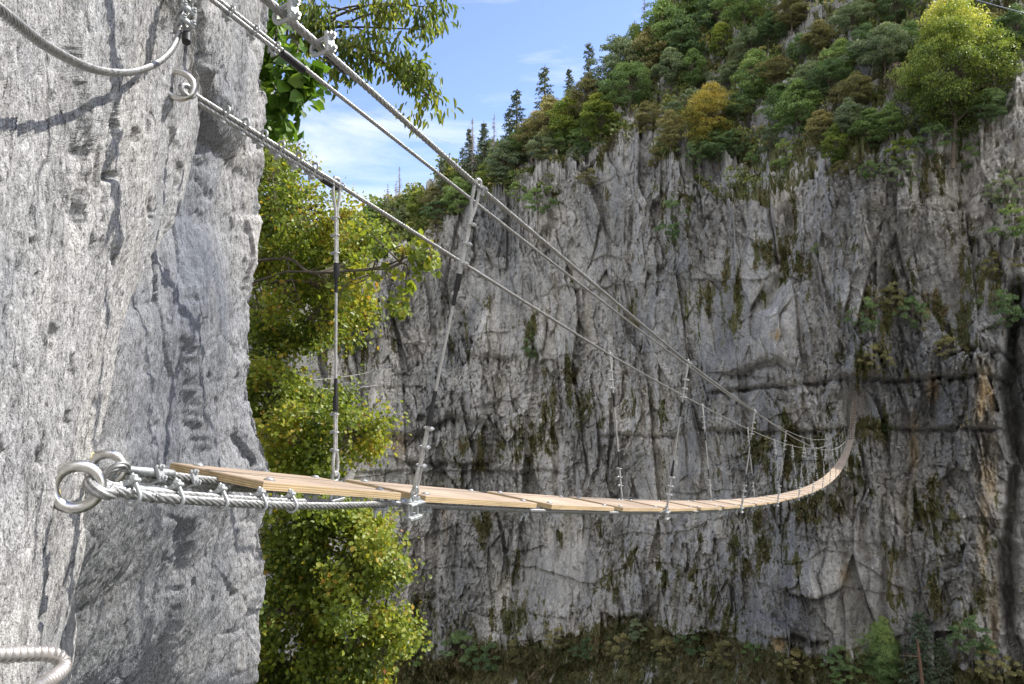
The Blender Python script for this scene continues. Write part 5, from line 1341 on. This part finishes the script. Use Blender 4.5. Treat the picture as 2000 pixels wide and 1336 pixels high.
near_tree('drooping_tree', 'boughs with drooping narrow leaves hanging into the blue sky at the top',
  [(620, 20, 70, 30, 4.6), (700, 25, 60, 30, 4.6), (775, 12, 45, 18, 4.5), (838, 14, 16, 18, 4.5), (826, 58, 12, 18, 4.5), (600, 85, 55, 28, 4.7), (680, 85, 50, 26, 4.6), (640, 125, 50, 16, 4.6), (712, 125, 30, 18, 4.5), (760, 85, 22, 34, 4.5), (785, 115, 26, 26, 4.4),
   (812, 150, 22, 26, 4.4), (836, 185, 12, 20, 4.4), (535, 25, 40, 40, 4.8)],
  [at(300, 300, 6.0), at(420, 160, 5.6), at(520, 90, 5.2), at(600, 55, 4.8)], 210, 12, .062, LD, .25, seed=12, spread=.085, tsc=.5, droop=1.5, wid=.15, tones=(.2, .9), tw=.0035,
  limbs=[([at(500, 100, 5.0), at(600, 58, 4.7), at(660, 52, 4.6), at(720, 28, 4.55), at(790, 22, 4.5)], .014), ([at(500, 110, 5.0), at(600, 100, 4.7), at(680, 90, 4.6), at(740, 118, 4.5), at(790, 162, 4.4)], .010)])
near_tree('broad_leaved_shrub', 'shrub with large glossy green leaves at the upper edge of the rock wall',
  [(535, 60, 30, 40, 3.6), (545, 110, 40, 24, 3.5), (575, 120, 25, 20, 3.4), (525, 150, 22, 40, 3.6), (575, 185, 26, 16, 3.4), (548, 180, 20, 20, 3.5), (530, 205, 16, 24, 3.6), (556, 240, 14, 8, 3.5)],
  [at(430, 420, 4.4), at(470, 300, 4.2), at(500, 210, 4.0), at(520, 130, 3.8)], 130, 6, .064, m_leaf('glossy_green_leaves', [(0, (.06, .13, .02)), (.5, (.13, .25, .03)), (1, (.30, .42, .06))], .45), .2, seed=15, spread=.05, tsc=.35, droop=.7, tones=(.1, .8), tw=.0028)

# wooded slope the close trees root on, hidden behind the wall
q1 = np.linspace(-1, 9, 60); q2 = np.linspace(-9, 1.0, 50)
A_, Z_ = np.meshgrid(q1, q2)
D_ = 2.9 + A_ * .9; S_ = 2.1 + A_ * .15 - (Z_ + 0) * .55 - 3.2 + .5 * fbm(A_ * .8, Z_ * .8, 4, 700)
idx = np.arange(A_.size).reshape(A_.shape)
tag(link('wooded_slope', mesh_np('wooded_slope', np.stack([((S_ * SA - D_ * CA)).ravel(), ((S_ * CA + D_ * SA)).ravel(), Z_.ravel()], 1), np.stack([idx[:-1, :-1], idx[:-1, 1:], idx[1:, 1:], idx[1:, :-1]], -1).reshape(-1, 4), M_FLOOR, True)), kind='structure')

# the camera's own side of the gorge: the big sunlit wall that lights the shaded cliff opposite
q1 = np.linspace(-90, 90, 120); q2 = np.linspace(-42, 60, 80); A_, Z_ = np.meshgrid(q1, q2)
S_ = -3.5 - .22 * (Z_ + 10) - .02 * np.abs(A_) + 1.3 * fbm(A_ * .12, Z_ * .08, 4, 720)
S_ = np.minimum(S_, -1.2)
idx = np.arange(A_.size).reshape(A_.shape)
tag(link('home_cliff', mesh_np('home_cliff', np.stack([((S_ * SA - A_ * CA)).ravel(), ((S_ * CA + A_ * SA)).ravel(), Z_.ravel()], 1), np.stack([idx[:-1, :-1], idx[:-1, 1:], idx[1:, 1:], idx[1:, :-1]], -1).reshape(-1, 4), M_CLIFF, True, {'veg': np.zeros(A_.size), 'ochre': np.zeros(A_.size)})), kind='structure')

# ------------------------------------------------------------------ climber on the ridge path, and thin lines in the distance
def climber(x, y, h, label, shirt, trousers):
    p = on_cliff(x, y, (2,)); p = p + (Vector((0, 0, 0)) - p).normalized() * .6
    k = h * p.y / F / 1.72
    e = tag(empty('person', p), label, 'person'); 
    V_ = [(0, 0, .92), (0, .02, 1.15), (0, .03, 1.40), (0, .04, 1.50), (0, .05, 1.62), (0, .05, 1.72), (.10, 0, .88), (.13, .12, .50), (.12, .02, .08), (.12, .14, .03), (-.10, 0, .88), (-.12, .02, .48), (-.12, -.08, .08), (-.12, .04, .03), (.19, .03, 1.40), (.27, .10, 1.12), (.22, .30, .98), (-.19, .03, 1.40), (-.26, .06, 1.14), (-.22, .28, 1.05), (.21, .38, .95), (-.21, .36, 1.04)]
    E_ = [(0, 1), (1, 2), (2, 3), (3, 4), (4, 5), (0, 6), (6, 7), (7, 8), (8, 9), (0, 10), (10, 11), (11, 12), (12, 13), (2, 14), (14, 15), (15, 16), (16, 20), (2, 17), (17, 18), (18, 19), (19, 21)]
    rad_ = [.14, .13, .15, .06, .10, .08, .10, .065, .045, .04, .10, .065, .045, .04, .065, .045, .035, .065, .045, .035, .03, .03]
    me = bpy.data.meshes.new('body'); me.from_pydata([tuple(c * k for c in v) for v in V_], E_, [])
    sk = me; me.materials.append(m_simple(label[:6] + '_skin', (.45, .28, .2), .6))
    o = link('body', me, e); mod = o.modifiers.new('skin', 'SKIN')
    if not me.skin_vertices: 
        bmm = None
    try:
        import bmesh
        bm_ = bmesh.new(); bm_.from_mesh(me); ly = bm_.verts.layers.skin.verify()
        bm_.verts.ensure_lookup_table()
        for i_, v in enumerate(bm_.verts):
            v[ly].radius = (rad_[i_] * k, rad_[i_] * k); v[ly].use_root = (i_ == 0)
        bm_.to_mesh(me); bm_.free()
    except Exception: pass
    o.modifiers.new('sub', 'SUBSURF').render_levels = 1
    e.rotation_euler = (0, 0, R(200))
    def shell(name, pts, rs, m):
        b = MB(); b.tube([tuple(c * k for c in q) for q in pts], [c * k for c in rs], 12); return b.build(name, m, e)
    ms = m_simple(name_(shirt), shirt, .8); mt = m_simple(name_(trousers), trousers, .85)
    shell('jacket', [(0, .0, .90), (0, .02, 1.1), (0, .03, 1.38), (0, .04, 1.47)], [.165, .16, .185, .08], ms)
    for sg in (-1, 1):
        shell('sleeve', [(sg * .12, .03, 1.42), (sg * .26, .08, 1.13), (sg * .22, .28, 1.0)], [.08, .06, .045], ms)
        shell('trouser_leg', [(sg * .08, 0, .93), (sg * .12, .07, .5), (sg * .12, -.02, .1)], [.12, .085, .06], mt)
    b = MB(); b.tube([(0, .05 * k, 1.66 * k), (0, .05 * k, 1.72 * k), (0, .05 * k, 1.79 * k), (0, .05 * k, 1.82 * k)], [.125 * k, .128 * k, .09 * k, .02 * k], 12); b.build('helmet', m_simple('climbing_helmet', (.5, .12, .05), .4), e)
    return e
def name_(c): return 'cloth_%02d%02d' % (int(c[0] * 99), int(c[2] * 99))
climber(1038, 318, 27, 'tiny distant climber in a bright blue jacket on the ridge path', (.03, .16, .55), (.03, .05, .10))
climber(1131, 262, 24, 'tiny distant climber in dark clothing under the trees, above the blue one', (.03, .03, .035), (.03, .03, .03))
wire('ridge_rope', on_cliff(1008, 322, (2,)) + Vector((0, 0, .6)), on_cliff(944, 312, (2,)) + Vector((0, 0, 1.2)), .1, .02, 'pale rope strung low along the ridge trees, left of the blue climber', 'rope')
wire('distant_cable', at(480, 748, 20), at(764, 715, 50), .25, .016, 'thin cable crossing in front of the shaded cliff behind the leafy trees, upper of two')
wire('distant_cable', at(480, 752, 20), at(800, 738, 50), .35, .016, 'thin cable crossing in front of the shaded cliff behind the leafy trees, lower of two')
wire('zip_line', at(1850, -18, 14), at(2060, 40, 10), .02, .006, 'pale thin line crossing the top right corner')
wire('sky_line', at(560, 135, 30), at(945, 297, 60), .5, .008, 'hair-thin dark line across the sky towards the ridge')
